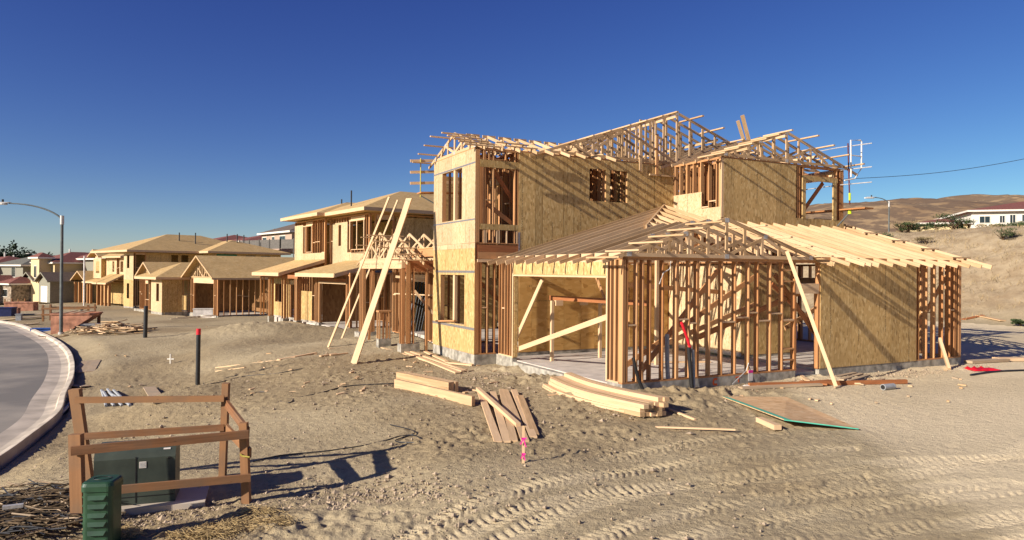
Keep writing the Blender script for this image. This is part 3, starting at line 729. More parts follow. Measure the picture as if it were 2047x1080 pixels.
# garage rear wall with interior plywood
wi = Wall(A, (.15, 6.62), (6.84, 6.62), .02, ZP, 1); wi.frame('interior_wall', ops=[(4.15, 4.95, .02, 2.1)], blocks=.3)
part(A, 'sheathing', lambda m: [m.box(a+.003, b-.003, 6.605, 6.618, c, d, 'plywood_interior', lambda x, y, z, a=a: (z+a, x, 0)) for a, b, c, d in ((.72, 1.2, .03, 2.9), (1.2, 2.42, .03, 2.9), (2.42, 3.1, .03, 2.9), (3.1, 3.64, .03, 2.9), (3.64, 4.1, .03, 2.9), (5.1, 5.9, .03, 2.9), (5.9, 6.8, .03, 2.9), (4.1, 5.1, 2.3, 2.9))], label='brown plywood at the back of the garage')
wj = Wall(A, (6.84, 3.1), (6.84, 6.6), .02, ZP, -1); wj.frame('interior_wall', blocks=.3); wj.sheath(0, 3.45, .03, 2.9, 'osb_pale', name='sheathing')
wk = Wall(A, (6.84, 3.1), (9.1, 3.1), .02, ZP, 1); wk.frame('interior_wall', blocks=.3); wk.sheath(.0, 2.26, .03, 2.9, 'osb_sheathing', phase=.4, name='sheathing')
for (a, b, op) in (((9.1, 3.2), (9.1, 9), [(1.5, 2.4, 0, 2.1)]), ((9.2, 6.7), (13.0, 6.7), [(1, 2, 0, 2.1)]), ((3, 6.8), (3, 10.3), []), ((-.6, 10.3), (5, 10.3), [(2, 3, 0, 2.1)]), ((11, 6.8), (11, 12), []), ((6, 10.4), (6, 16), []), ((9.2, 11), (13, 11), []), ((-.4, 10.6), (-.4, 15.9), [(1, 4, 0, 2.2)])):
    Wall(A, a, b, 0, ZP, 1).frame('interior_wall', ops=op, blocks=.4, bottom=True)
part(A, 'interior_floor_stack', lambda m: None) if False else None
# ---- tower
wt = Wall(A, (-.76, 6.76), (-.76, 10.4), 0, ZT+0, -1)
OPL = [(.80, 2.92, .88, 2.5)]; OPU = [(1.06, 2.82, 4.33, 6.02)]
w1 = Wall(A, (-.76, 6.76), (-.76, 10.4), 0, ZP, -1); w1.frame('wall_frame', ops=OPL, indiv=False)
w2 = Wall(A, (-.76, 6.76), (-.76, 10.4), Z2, ZT, -1); w2.frame('wall_frame', ops=OPU, indiv=False)
part(A, 'window_post', lambda m: (m.beam((-.70, 8.52, .88), (-.70, 8.52, 2.5), .14, .10, 'pale_wood'), m.beam((-.70, 8.54, 4.33), (-.70, 8.54, 6.02), .14, .10, 'pale_wood')))
w1.sheath(0, 3.64, .012, 3.36, 'osb_sheathing', ops=OPL, phase=1.22, name='sheathing')
w1.sheath(.0, 1.04, 3.36, 3.52, 'osb_pale', name='sheathing'); w1.sheath(2.7, 3.64, 3.14, 3.364, 'osb_pale', off=-.0135, t=.008, name='sheathing') if False else None
w2.sheath(0, 3.64, 3.53, ZT-.04, 'osb_pale', ops=OPU, phase=.75, name='sheathing', label='pale upper wall panel round a pair of tall window openings')
w1.sheath(1.06, 3.64, 3.365, 3.525, 'osb_pale', name='sheathing')
for z, h_, L in ((6.06, .05, 3.64), (4.27, .045, 3.64), (2.61, .075, 3.4), (.80, .085, 3.64)):
    part(A, 'metal_strap', lambda m, z=z, h_=h_, L=L: m.box(-.778, -.775, 6.77, 6.77+L, z-h_/2, z+h_/2, 'steel'))
part(A, 'sill_board', lambda m: m.beam((-.82, 8.2, .98), (-.84, 9.9, .86), .09, .05, 'stud_wood'))
part(A, 'corner_post', lambda m: (m.beam((-.69, 6.83, 0), (-.69, 6.83, ZT), .12, .12, 'red_wood', up=(0, 1, 0)), m.beam((-.56, 6.8, 0), (-.56, 6.8, 3.0), .09, .04, 'stud_wood', up=(0, 1, 0))))
# dark side of tower: ground floor
wa = Wall(A, (-.76, 6.76), (.0, 6.76), 0, ZP, 1); wa.frame('wall_frame', studs=[.05, .10, .22, .44, .70], indiv=True, blocks=.7)
part(A, 'floor_beam', lambda m: (m.box(-.66, .9, 6.765, 6.86, 3.02, 3.24, 'stud_wood'), m.box(-.66, .9, 6.762, 6.86, 3.245, 3.47, 'red_wood', lambda x, y, z: (x, y, z))))
part(A, 'holdown_strap', lambda m: m.box(.76, .82, 6.741, 6.745, 3.0, 3.9, 'steel'))
part(A, 'ledger', lambda m: m.beam((.05, 6.72, 2.96), (-.7, 6.72, 2.96), .04, .09, 'pale_wood'))
# upper wall A: open bay then sheathing with a pair of windows
u2 = Wall(A, (-.76, 6.76), (7.16, 6.76), Z2, ZT, 1)
OPA = [(.0, 1.52, Z2, ZT)]
u2.frame('wall_frame', ops=[(4.24, 5.84, 5.05, 6.2)], studs=[.05, .28, .33, .62, 1.40, 1.50]+[1.9+.4*k for k in range(14)], blocks=.0, indiv=False)
part(A, 'bay_header', lambda m: [m.box(-.60, .76, 6.75, 6.80, 5.93, 6.16, 'osb_sheathing'), m.box(-.60, .76, 6.75, 6.80, 3.95, 4.13, 'osb_sheathing'), m.box(-.60, -.5, 6.752, 6.81, 4.135, 5.925, 'stud_wood', lambda x, y, z: (z, x, y)), m.beam((-.60, 6.83, 6.2), (.2, 6.83, 6.2), .1, .04, 'stud_wood')])
part(A, 'cripple', lambda m: [m.stud(x, 6.80, 3.52, 3.94, 1, 0, .038, .09, 'pale_wood') for x in (-.45, -.38, .0, .08, .35, .72)])
part(A, 'cripple', lambda m: [m.stud(x, 6.80, 6.165, 6.47, 1, 0, .038, .09) for x in (-.3, .3)])
part(A, 'bay_brace', lambda m: (m.beam((-.6, 6.95, 5.0), (.75, 6.95, 4.1), .04, .14, 'stud_wood'), m.beam((-.1, 7.05, 6.0), (.75, 7.05, 4.9), .04, .14, 'red_wood')))
OPW = [(4.25, 4.93, 5.07, 6.17), (5.10, 5.83, 5.07, 6.17)]
u2.sheath(1.53, 7.9, 3.3, ZT-.05, 'osb_sheathing', ops=OPW, panel=1.22, phase=.62, extra=(2.42, 3.22, 3.62, 6.32, 6.72, 7.05), name='sheathing', label='long olive OSB wall of the upper storey with two window openings')
part(A, 'window_post', lambda m: m.box(4.18, 4.33, 6.77, 6.9, 5.07, 6.17, 'stud_wood', lambda x, y, z: (z, x, y)))
part(A, 'sheathing', lambda m: m.box(.80, .9, 6.74, 6.75, 2.9, 3.31, 'osb_sheathing'))
# wall B (u=7.16)
u3 = Wall(A, (7.16, 4.33), (7.16, 6.74), Z2, ZT, -1); u3.frame('wall_frame', studs=[.03, .07, .25, .62, 1.02, 1.40, 1.72, 1.76, 2.1, 2.36], indiv=True, blocks=.5)
u3.sheath(.95, 2.41, 4.3, 5.44, 'osb_pale', name='sheathing'); u3.sheath(0, .95, 4.3, 4.86, 'osb_pale', name='sheathing')
# wall C (v=4.33)
u4 = Wall(A, (7.16, 4.33), (13.2, 4.33), Z2, ZT, 1)
u4.frame('wall_frame', ops=[(3.95, 5.62, 4.6, 6.1)], studs=[.03, .4, .8, 1.2, 1.6, 2.0, 2.4, 2.8, 3.2, 3.5, 3.62, 3.72, 5.86, 5.98], indiv=False, blocks=.0, header=.1, hm='stud_wood')
part(A, 'corner_post', lambda m: m.box(7.15, 7.25, 4.32, 4.36, 4.5, 6.5, 'pale_wood', lambda x, y, z: (z, x, y)))
u4.sheath(.10, 3.52, 4.2, ZT-.05, 'osb_sheathing', phase=.45, panel=1.22, extra=(2.55, 2.85, 3.07), name='sheathing'); u4.sheath(3.52, 6.04, 4.25, 4.62, 'osb_sheathing', name='sheathing')
part(A, 'opening_header', lambda m: m.box(11.0, 12.85, 4.30, 4.36, 6.0, 6.17, 'osb_sheathing'))
for x0 in (11.0, 12.62): part(A, 'opening_post', lambda m, x0=x0: m.box(x0, x0+.17, 4.305, 4.36, 4.62, 5.998, 'osb_sheathing'))
part(A, 'corner_post', lambda m: m.box(12.98, 13.19, 4.34, 4.48, 3.5, 6.47, 'red_wood', lambda x, y, z: (z, x, y)))
part(A, 'bay_brace', lambda m: (m.beam((11.15, 4.55, 4.75), (12.35, 4.55, 6.0), .04, .14, 'red_wood'), m.beam((11.2, 4.9, 6.1), (13.1, 4.9, 6.3), .04, .2, 'stud_wood')))
u5 = Wall(A, (13.2, 4.33), (13.2, 13.5), Z2, ZT, 1); u5.frame('wall_frame', ops=[(.3, 2.6, 4.4, 6.2), (4, 6, 4.4, 6.0)], blocks=.3)
for (a, b) in (((2.2, 7), (2.2, 13.4)), ((5.4, 7), (5.4, 13.4)), ((8.6, 7.5), (8.6, 13.4)), ((-.6, 10.3), (7.2, 10.3)), ((7.3, 8.6), (13, 8.6)), ((10.9, 5.6), (10.9, 13)), ((7.2, 13.4), (13.2, 13.4)), ((.9, 7.0), (.9, 10.2)), ((9.1, 4.5), (9.1, 7))):
    Wall(A, a, b, Z2, ZT, 1).frame('interior_wall', ops=[(1.0, 1.9, Z2, 5.6)] if a[0] != -.6 else [], blocks=.5, mat='stud_wood')
part(A, 'sheathing', lambda m: [m.box(.6+1.22*k+.004, .6+1.22*(k+1)-.004, 13.42, 13.433, 3.5, 6.5, 'osb_sheathing', lambda x, y, z, k=k: (z+k, x, 0)) for k in range(8)])
part(A, 'sheathing', lambda m: [m.box(5.46, 5.473, 7.2+1.22*k, 8.41+1.22*k, 3.5, 6.5, 'osb_sheathing', lambda x, y, z, k=k: (z+k, y, 0)) for k in range(3)])
for a, b in (((3.4, 8.2), (5.4, 8.2)), ((3.5, 9.6), (5.4, 9.6)), ((-.4, 9.2), (.9, 9.2)), ((.9, 8.4), (2.2, 8.4)), ((-.55, 8.1), (.6, 8.1)), ((3.2, 7.2), (3.2, 11)), ((4.6, 7.4), (4.6, 11)), ((7.4, 5.6), (9, 5.6)), ((8.0, 4.8), (8.0, 7))):
    Wall(A, a, b, Z2, ZT, 1).frame('interior_wall', sp=.3, blocks=.8)
def deck(mb):
    mb.box(-.7, 7.1, 6.88, 13.4, 3.46, 3.49, 'osb_roof'); mb.box(7.2, 13.1, 4.46, 13.4, 3.46, 3.49, 'osb_roof')
part(A, 'floor_deck', deck)
part(A, 'floor_joists', lambda m: [m.beam((-.7+.406*k, 6.9 if -.7+.406*k < 7.2 else 4.5, 3.30), (-.7+.406*k, 13.3, 3.30), .045, .29, 'stud_wood') for k in range(34)], kind=None)
# ---- lower roof over garage: slopes meet on a hip
sl = .30; zt = lambda s: 3.12+sl*s
RW = 'truss_wood'
rz = lambda s: zt(s)-.065
GP = 3.2
truss(A, (0, -.02), (1, 0), 0, 6.42, 3.0, sl, .6, .55, peak=GP, verts=.62)
for k in range(1, 11):
    v = .61*k+.05
    if v > 6.7: break
    if v < GP: truss(A, (0, v), (1, 0), 0, 6.3, 3.0, sl, .6, 0, peak=GP, clip1=6.4-v, verts=.9, diag=True, plates=k < 3)
    else:
        m = MB(); m.beam((-.6, v, rz(-.6)), (v, v, rz(v)), .038, .13, RW); m.beam((0, v, 3.045), (6.7, v, 3.045), .038, .09, RW)
        for x in (1.6, 3.2, 4.6):
            if x < v: m.beam((x, v, 3.09), (x, v, rz(x)), .036, .085, RW, up=(1, 0, 0)); m.beam((x, v, 3.09), (x+.8, v, min(rz(x+.8), rz(v))), .036, .085, RW)
        m.build('roof_truss', A)
part(A, 'hip_rafter', lambda m: m.beam((3.0, 3.0, rz(3.0)-.02), (6.74, 6.74, rz(6.74)-.02), .045, .16, RW))
for k in range(-5, 12):
    u = 6.76+.61*k-.25
    lo, hi = -.6, 4.31
    if u < 7.1: hi = min(u, 6.72)
    if u < 6.5: lo = max(6.4-u, u if False else 0)
    if hi-lo < .4: continue
    if u < GP+.1: continue
    m = MB(); m.beam((u, lo, rz(lo)+.012), (u, hi, rz(hi)+.012), .038, .105, RW)
    if u > 6.5:
        m.beam((u, 0, 3.045), (u, hi, 3.045), .038, .09, RW)
        for x in (1.1, 2.2, 3.3): m.beam((u, x, 3.09), (u, x, rz(x)), .036, .085, RW, up=(0, 1, 0)); m.beam((u, x, 3.09), (u, x+1.0, rz(x+1.0)), .036, .085, RW)
    m.build('roof_truss', A)
for u in (8.0, 8.35): rafter(A, (u, -.6, rz(-.6)), (u, .5, rz(.5)), name='rafter_tail', h=.13)
part(A, 'rafter_tail', lambda m: m.beam((6.5, -.55, rz(-.55)), (6.5, 1.2, rz(1.2)), .038, .13, RW))
# blocking between tails
part(A, 'eave_blocking', lambda m: [m.beam((.03, .12+.61*k, 3.05), (.03, .60+.61*k, 3.05), .038, .09, 'pale_wood') for k in range(11)])
part(A, 'eave_blocking', lambda m: [m.beam((6.75+.61*k, .03, 3.05), (7.2+.61*k, .03, 3.05), .038, .09, 'stud_wood') for k in range(11)])
# fly rafter + lookouts on right rake
part(A, 'fly_rafter', lambda m: m.beam((13.78, -.6, rz(-.6)), (13.78, 5.6, rz(5.6)), .038, .13, RW))
for k in range(6): rafter(A, (13.0, .2+1.05*k, zt(.2+1.05*k)-.0), (13.98, .2+1.05*k, zt(.2+1.05*k)-.0), w=.09, h=.04, name='lookout')
# lookouts of the front gable
for s in (-.5, .05, .75, 1.35, 1.95, 2.55): rafter(A, (s, -.58, zt(s)+.0), (s, .75, zt(s)+.0), w=.09, h=.04, name='lookout')
for s in (.8, 1.7, 2.45, 3.25): rafter(A, (GP+s, -.58, zt(GP)-sl*s), (GP+s, .7, zt(GP)-sl*s), w=.09, h=.04, name='lookout')
# ---- tower roof (ridge along u)
sl2 = .35; T0 = ZT
tz = lambda v: T0+.12+sl2*min(v-6.76, 10.45-v)
for k in range(9):
    u = -.72+.61*k
    truss(A, (u, 0), (0, 1), 6.76, 10.45, T0, sl2, .62, .62, verts=.6 if k == 0 else 1.2, diag=True, heel=.12, plates=k < 2)
for s in (6.3, 6.75, 7.2, 7.7, 8.2): rafter(A, (-1.35, s, tz(max(s, 6.2))-.0 if s >= 6.76 else T0+.12+sl2*(s-6.76)), (-.1, s, T0+.12+sl2*(s-6.76)), w=.09, h=.04, name='lookout')
for s in (9.0, 9.6, 10.2, 10.8): rafter(A, (-1.45, s, T0+.12+sl2*(10.45-s)), (-.1, s, T0+.12+sl2*(10.45-s)), w=.09, h=.04, name='lookout')
for s in (6.5, 7.1): rafter(A, (.1, s, T0+.15+sl2*(s-6.76)), (1.3, s, T0+.15+sl2*(s-6.76)), w=.09, h=.03, name='lookout')
for k in range(9): rafter(A, (-.3+.61*k, 8.6, T0+.72), (.2+.61*k, 8.62, T0+.73), w=.038, h=.09, name='ridge_block')
# ---- main upper roof
truss(A, (0, 6.74), (1, 0), 1.70, 12.86, T0+.02, .335, .55, .5, heel=.08, verts=.61)
for k in range(1, 11): truss(A, (0, 6.74+.61*k), (1, 0), 1.70, 12.86, T0+.02, .335, .3, .5, heel=.08, verts=1.22 if k > 1 else .61, diag=True, plates=False)
mz = lambda s: T0+.10+.335*min(s-1.7, 12.86-s)
for s in (2.6, 3.3, 4.0, 4.8, 5.5, 6.2, 6.85): rafter(A, (s, 6.2, mz(s)), (s, 7.3, mz(s)), w=.09, h=.045, name='lookout')
for s in (7.9, 8.9, 9.9, 10.9): rafter(A, (s, 6.05, mz(s)), (s, 7.3, mz(s)), w=.09, h=.045, name='lookout')
for s in (3.2, 5.2, 7.28, 9.3): rafter(A, (s, 6.8, mz(s)-.16), (s, 12.6, mz(s)-.16), w=.038, h=.09, name='purlin')
part(A, 'gable_post', lambda m: m.box(5.55, 5.66, 6.68, 6.72, 6.2, 8.05, 'truss_wood', lambda x, y, z: (z, x, y)))
part(A, 'gable_bracket', lambda m: (m.box(6.25, 6.36, 6.64, 6.70, 6.15, 7.6, 'stud_wood', lambda x, y, z: (z, x, y)), m.box(6.0, 7.1, 6.66, 6.73, 6.10, 6.16, 'truss_wood')))
# ---- gable over wall C
for k in range(5): truss(A, (0, 4.31+.61*k), (1, 0), 7.16, 13.2, T0+.02, .335, .62, .75, heel=.10, verts=.76 if k else .61, plates=k == 0)
gz_ = lambda s: T0+.12+.335*min(s-7.16, 13.2-s)
for s in (6.75, 7.35, 7.95, 8.6, 9.2, 9.8): rafter(A, (s, 3.72, gz_(s)+.02), (s, 5.0, gz_(s)+.02), w=.09, h=.045, name='lookout')
for s in (10.9, 11.7, 12.5, 13.3): rafter(A, (s, 3.55, gz_(s)+.02), (s, 5.0, gz_(s)+.02), w=.09, h=.045, name='lookout')
for s in (8.4, 10.18, 11.9): rafter(A, (s, 4.3, gz_(s)-.17), (s, 6.7, gz_(s)-.17), w=.038, h=.09, name='purlin')
part(A, 'loose_board', lambda m: m.beam((8.75, 5.0, 7.15), (7.9, 5.2, 8.35), .04, .14, RW)) if False else None
# temporary braces
for p, q, mm in (((.2, 5.89, .43), (.2, 4.17, 2.39), 'pale_wood'), ((.2, 5.79, .21), (.2, .85, 1.54), 'pale_wood'), ((3.4, 6.4, 2.8), (.8, 1.2, .9), 'stud_wood'), ((1.5, 6.0, 1.80), (1.5, 1.0, 1.84), 'red_wood'),
                 ((.5, .25, .0), (3.4, .5, 2.7), 'stud_wood'), ((1.2, 1.5, .2), (5.6, 1.2, 2.6), 'stud_wood'), ((2.6, .3, 1.0), (6.6, .35, 2.2), 'stud_wood'), ((3.0, 2.2, .6), (6.8, 2.4, 1.7), 'stud_wood'), ((5.2, .25, 2.6), (6.9, .3, .9), 'stud_wood'),
                 ((7.0, 1.5, 1.0), (10.5, 1.6, 2.4), 'stud_wood'), ((7.0, 2.0, 2.3), (10, 2.1, .3), 'red_wood'), ((10.9, .3, .4), (13.0, .3, 2.7), 'stud_wood'), ((2.2, 3.6, 2.3), (6.8, 3.8, 2.0), 'stud_wood'), ((-.5, 7.6, 2.5), (2.2, 7.6, .3), 'stud_wood')):
    rafter(A, p, q, mm, name='temporary_brace')
for x, y in ((1.02, 4.99), (2.87, 5.14), (3.4, 3.0), (4.6, 4.4)): part(A, 'shoring_post', lambda m, x=x, y=y: m.stud(x, y, -.08, 1.75 if x < 3 else 2.98, 1, 0, .09, .09, 'pale_wood'))
for x in (1.1, 2.0, 2.75): part(A, 'block', lambda m, x=x: m.box(x, x+.25, 4.9, 5.0, 1.60, 1.76, 'pale_wood'))
# ---- porch at the far left of the tower
PZ = 3.02
def pier(mb, u0, u1, v0, v1): mb.box(u0, u1, v0, v1, -.7, 0, 'stem_concrete')
for q in ((-1.86, -1.15, 10.72, 11.1), (-2.0, -1.2, 15.9, 16.6)): part(A, 'pier_footing', lambda m, q=q: pier(m, *q))
for (u, v) in ((-1.76, 10.8), (-1.60, 10.8), (-1.50, 10.8), (-1.38, 10.8), (-1.76, 10.98), (-1.5, 10.98), (-1.78, 16.0), (-1.78, 16.2), (-1.78, 16.45), (-1.78, 15.9), (-1.45, 16.0), (-1.3, 16.2), (-.90, 10.8), (-.86, 10.8)):
    part(A, 'porch_stud', lambda m, u=u, v=v: m.stud(u, v, 0 if u < -1.0 else -.3, 2.72, 1 if u > -1.7 and v < 12 else 0, 0 if u > -1.7 and v < 12 else 1, .04, .13, 'stud_wood'))
part(A, 'porch_panel', lambda m: m.box(-1.68, -1.53, 10.72, 10.735, .02, 2.95, 'stud_wood', lambda x, y, z: (z, x, y)))
part(A, 'porch_header', lambda m: (m.box(-1.83, -1.70, 10.76, 16.5, 2.72, 3.02, 'pale_wood', lambda x, y, z: (y, x, z)), m.box(-1.84, -1.832, 10.8, 16.3, 2.70, 2.95, 'osb_pale', lambda x, y, z: (z, y, 0))))
part(A, 'porch_header', lambda m: m.box(-1.698, -.5, 10.74, 10.86, 2.60, 2.99, 'red_wood'))
part(A, 'porch_header', lambda m: m.box(-1.698, .6, 16.2, 16.33, 2.72, 2.99, 'stud_wood'))
for k in range(6):
    truss(A, (-1.8+.61*k, 0), (0, 1), 10.8, 16.4, PZ, .36, .6, .6, heel=.11, verts=.55 if k == 0 else 1.2, plates=False)
pz = lambda v: PZ+.13+.36*min(v-10.8, 16.4-v)
for s in (10.4, 11.0, 11.7, 12.4, 13.1): rafter(A, (-2.45, s, PZ+.13+.36*(s-10.8)), (-1.0, s, PZ+.13+.36*(s-10.8)), w=.09, h=.04, name='lookout')
for s in (14.2, 15.0, 15.8): rafter(A, (-2.4, s, pz(s)), (-1.2, s, pz(s)), w=.09, h=.04, name='lookout')
part(A, 'porch_brace', lambda m: (m.beam((-1.6, 15.2, 2.7), (-1.9, 14.7, -.2), .04, .09, 'stud_wood'), m.beam((-1.5, 12.5, 2.4), (.2, 11.2, 2.2), .04, .09, 'pale_wood'), m.beam((-1.5, 12.6, 1.75), (-.4, 10.9, 1.72), .09, .04, 'pale_wood'), m.beam((-1.2, 11.2, 1.9), (-.4, 11.0, .9), .04, .09, 'pale_wood')))
# free standing half-height column box
def stub(mb):
    mb.box(-2.04, -1.55, 12.85, 13.2, -.55, 0, 'stem_concrete')
    for u, v in ((-2.0, 12.88), (-1.6, 12.88), (-2.0, 13.15), (-1.6, 13.15), (-1.86, 12.88), (-1.74, 12.88)): mb.stud(u, v, .0, 1.02, 1, 0, .05, .05, 'stud_wood')
    mb.box(-2.05, -1.53, 12.84, 13.2, 1.02, 1.09, 'stud_wood')
w = W(-1.8, 13.0); 
sb = MB(); stub(sb); o = sb.build('porch_pillar_base', None, label='waist-high framed wooden pillar on a small concrete footing in front of the porch', cat='pillar'); o.location = (HX, HY, 0); o.rotation_euler = (0, 0, TH)
flush_later = True
# ------------------------------------------------------------------ second framed house
B = empty('framed_house', (-8.45, 36.9, -.4), radians(36.4), label='two-storey framed house with two low shed roofs, second in the row', cat='house', group='houses under construction')
FOOT.append((-8.45, 36.9, radians(36.4), -.4, 14, 0, 14, -.45))
part(B, 'foundation', lambda m: [m.box(*q, -.8, 0, 'stem_concrete') for q in ((0, .15, -.05, .5), (0, .15, 4.35, 4.95), (.12, 14, -.05, .1), (-.45, -.1, 6.75, 7.3), (-.5, -.1, 9.0, 9.6), (-.45, -.1, 11.9, 12.2), (0.3, .45, 5.0, 14), (.16, 14, 13.9, 14.05))])
part(B, 'floor_slab', lambda m: m.box(.16, 13.9, .12, 13.88, -.6, -.1, 'slab_concrete'))
part(B, 'driveway_apron', lambda m: m.box(-1.0, .0, .3, 4.4, -.6, -.18, 'slab_concrete'))
bw = Wall(B, (0, 0), (0, 4.95), 0, 2.8, -1); bw.frame(ops=[(.55, 4.3, 0, 2.3)], studs=[.04, .12, .3, .46, 4.45, 4.6, 4.75, 4.9], indiv=True, hm='red_wood', bottom=False)
part(B, 'opening_trim', lambda m: m.beam((-.01, .5, 2.33), (-.01, 4.35, 2.33), .04, .09, 'pale_wood'))
Wall(B, (0, 0), (8, 0), 0, 2.9, 1).frame(indiv=False, blocks=.3)
Wall(B, (.3, 5.0), (.3, 14), 0, 2.9, -1).frame(ops=[(3.6, 5, 0, 2.1), (6.5, 8, .9, 2.1)], indiv=False).parent
bx = Wall(B, (.3, 5.0), (.3, 14), 0, 2.9, -1); bx.sheath(1.2, 3.4, 0, 1.75, 'osb_sheathing'); bx.sheath(5.2, 9, 0, 2.8, 'osb_sheathing', ops=[(6.5, 8, .9, 2.1)])
for v, n in ((6.85, 1), (6.98, 1), (7.2, 1), (9.1, 1), (9.5, 1), (11.95, 1), (12.15, 1), (13.9, 1)):
    for u in (-.38, -.18): part(B, 'porch_stud', lambda m, u=u, v=v: m.stud(u, v, -.02, 2.5, 1, 0, .09, .06, 'stud_wood'))
part(B, 'porch_beam', lambda m: m.box(-.42, -.2, 6.7, 14.0, 2.5, 2.72, 'red_wood', lambda x, y, z: (y, x, z)))
for (a, b, op) in (((.2, 4.9), (9, 4.9), []), ((4, .2), (4, 4.8), [(1, 2, 0, 2.1)]), ((5, 5), (5, 13.8), []), ((9, .2), (9, 13.8), [])):
    wq = Wall(B, a, b, 0, 2.9, 1); wq.frame('interior_wall', ops=op, sp=.5)
for q_ in (((4.1, .2), (4.1, 4.8)), ((5.05, 5), (5.05, 13.8)), ((.4, 4.85), (4.1, 4.85))): Wall(B, *q_, 0, 2.9, 1).sheath(0, (Vector(q_[1])-Vector(q_[0])).length, 0, 2.85, 'shade_plywood')  # added partitions, interior shade painted into their colour
Wall(B, (9, .2), (9, 13.8), 0, 2.9, 1).sheath(0, 13, 0, 2.8, 'osb_sheathing')
Wall(B, (14, 0), (14, 14), 0, 2.9, 1).sheath(0, 14, 0, 2.9, 'osb_sheathing'); Wall(B, (8, 0), (14, 0), 0, 2.9, 1).sheath(0, 6, 0, 2.9, 'osb_sheathing')
def shed(mb, e, t, v0, v1, ze, zt_, over=.0):
    mb.slab([(e, v1, ze), (e, v0, ze), (t, v0, zt_), (t, v1, zt_)], .02, 'osb_roof', None, [(5, v1, 0), (5, v0, 0), (9, v0, 0), (9, v1, 0)]*2)
    mb.beam((e-.02, v0-.02, ze-.11), (e-.02, v1+.02, ze-.11), .038, .21, 'pale_wood'); mb.beam((e, v0-.02, ze-.11), (t, v0-.02, zt_-.11), .038, .19, 'pale_wood'); mb.beam((e, v1+.02, ze-.11), (t, v1+.02, zt_-.11), .038, .19, 'pale_wood')
o = part(B, 'roof', lambda m: shed(m, -.75, 2.35, .3, 6.1, 2.86, 3.62), label='right-hand low shed roof of bare sheathing'); o = part(B, 'roof', lambda m: shed(m, -.95, 1.95, 8.5, 13.9, 2.86, 3.72), label='left-hand low shed roof of bare sheathing')
part(B, 'roof_rafter', lambda m: [m.beam((-.6, v, 2.72), (2.2, v, 3.45), .04, .14, 'stud_wood') for v in (.7, 1.5, 2.3, 3.1, 3.9, 4.7, 5.5, 9, 10, 11, 12, 13)])
b1 = Wall(B, (2.4, 2.86), (2.4, 8.6), 3.2, 6.35, -1); o1 = [(1.0, 2.9, 4.3, 5.97), (4.0+.0, 4.65, 4.6, 5.9)]
b1.frame(ops=[(1.0-.3, 2.6, 4.3, 5.97)], indiv=True, sp=.42, blocks=.3); b1.sheath(3.1, 5.4, 3.4, 6.0, 'osb_pale', ops=[(4.05, 4.5, 4.55, 5.85)]); b1.sheath(0, 3.1, 3.4, 4.12, 'osb_pale')
part(B, 'window_frame', lambda m: (m.beam((2.36, 3.5, 4.3), (2.36, 3.5, 5.98), .08, .05, 'pale_wood'), m.beam((2.36, 4.5, 4.3), (2.36, 4.5, 5.98), .08, .05, 'pale_wood'), m.beam((2.36, 5.5, 4.3), (2.36, 5.5, 5.98), .08, .05, 'pale_wood'), m.beam((2.36, 3.4, 6.02), (2.36, 5.6, 6.02), .05, .08, 'pale_wood')))
b2 = Wall(B, (2.0, 8.6), (2.0, 14.1), 3.2, 6.35, -1); b2.frame(ops=[(2.2, 3.3, 4.25, 5.95)], indiv=True, sp=.42)
b2.sheath(0, .5, 3.5, 4.2, 'osb_pale'); b2.sheath(.5, 3.9, 3.5, 4.15, 'osb_pale'); b2.sheath(3.9, 5.5, 3.5, 6.1, 'osb_pale')
part(B, 'window_frame', lambda m: (m.beam((1.97, 10.8, 4.2), (1.97, 10.8, 6.0), .06, .05, 'pale_wood'), m.beam((1.97, 12.0, 4.2), (1.97, 12.0, 6.0), .06, .05, 'pale_wood'), m.beam((1.97, 10.7, 5.98), (1.97, 12.4, 5.98), .05, .06, 'pale_wood')))
Wall(B, (2.0, 8.6), (2.4, 8.6), 3.2, 6.35, 1).frame(indiv=False)
b3 = Wall(B, (2.4, 2.86), (14, 2.86), 3.2, 6.35, 1); b3.frame(ops=[(.5, 1.5, 5.0, 6.0)], indiv=False); b3.sheath(1.7, 11.6, 3.2, 6.2, 'osb_sheathing'); b3.sheath(0, 1.7, 3.2, 4.4, 'osb_sheathing')
for q in (((14, 2.86), (14, 14)), ((6, 3), (6, 14)), ((2.2, 14), (14, 14))): Wall(B, *q, 3.2, 6.35, 1).sheath(0, 11, 3.2, 6.3, 'osb_sheathing')
part(B, 'floor_deck', lambda m: m.box(2.1, 13.9, 3.0, 13.9, 3.05, 3.15, 'osb_roof'))
def r2(m): hip(m, 1.7, 14.8, 2.1, 11.5, 6.62, .34, 'osb_roof', .2, 'pale_wood'); hip(m, 1.2, 12, 7.9, 14.8, 6.63, .32, 'osb_roof', .2, 'pale_wood')
o = part(B, 'roof', r2, label='wide hipped roof of bare sheathing'); 
for u, v, h in ((4.2, 11.2, 1.0), (2.9, 6.6, 1.1)): part(B, 'vent_pipe', lambda m, u=u, v=v, h=h: m.tube([(u, v, 6.8), (u, v, 6.9+h)], .05, 'black_plastic'))
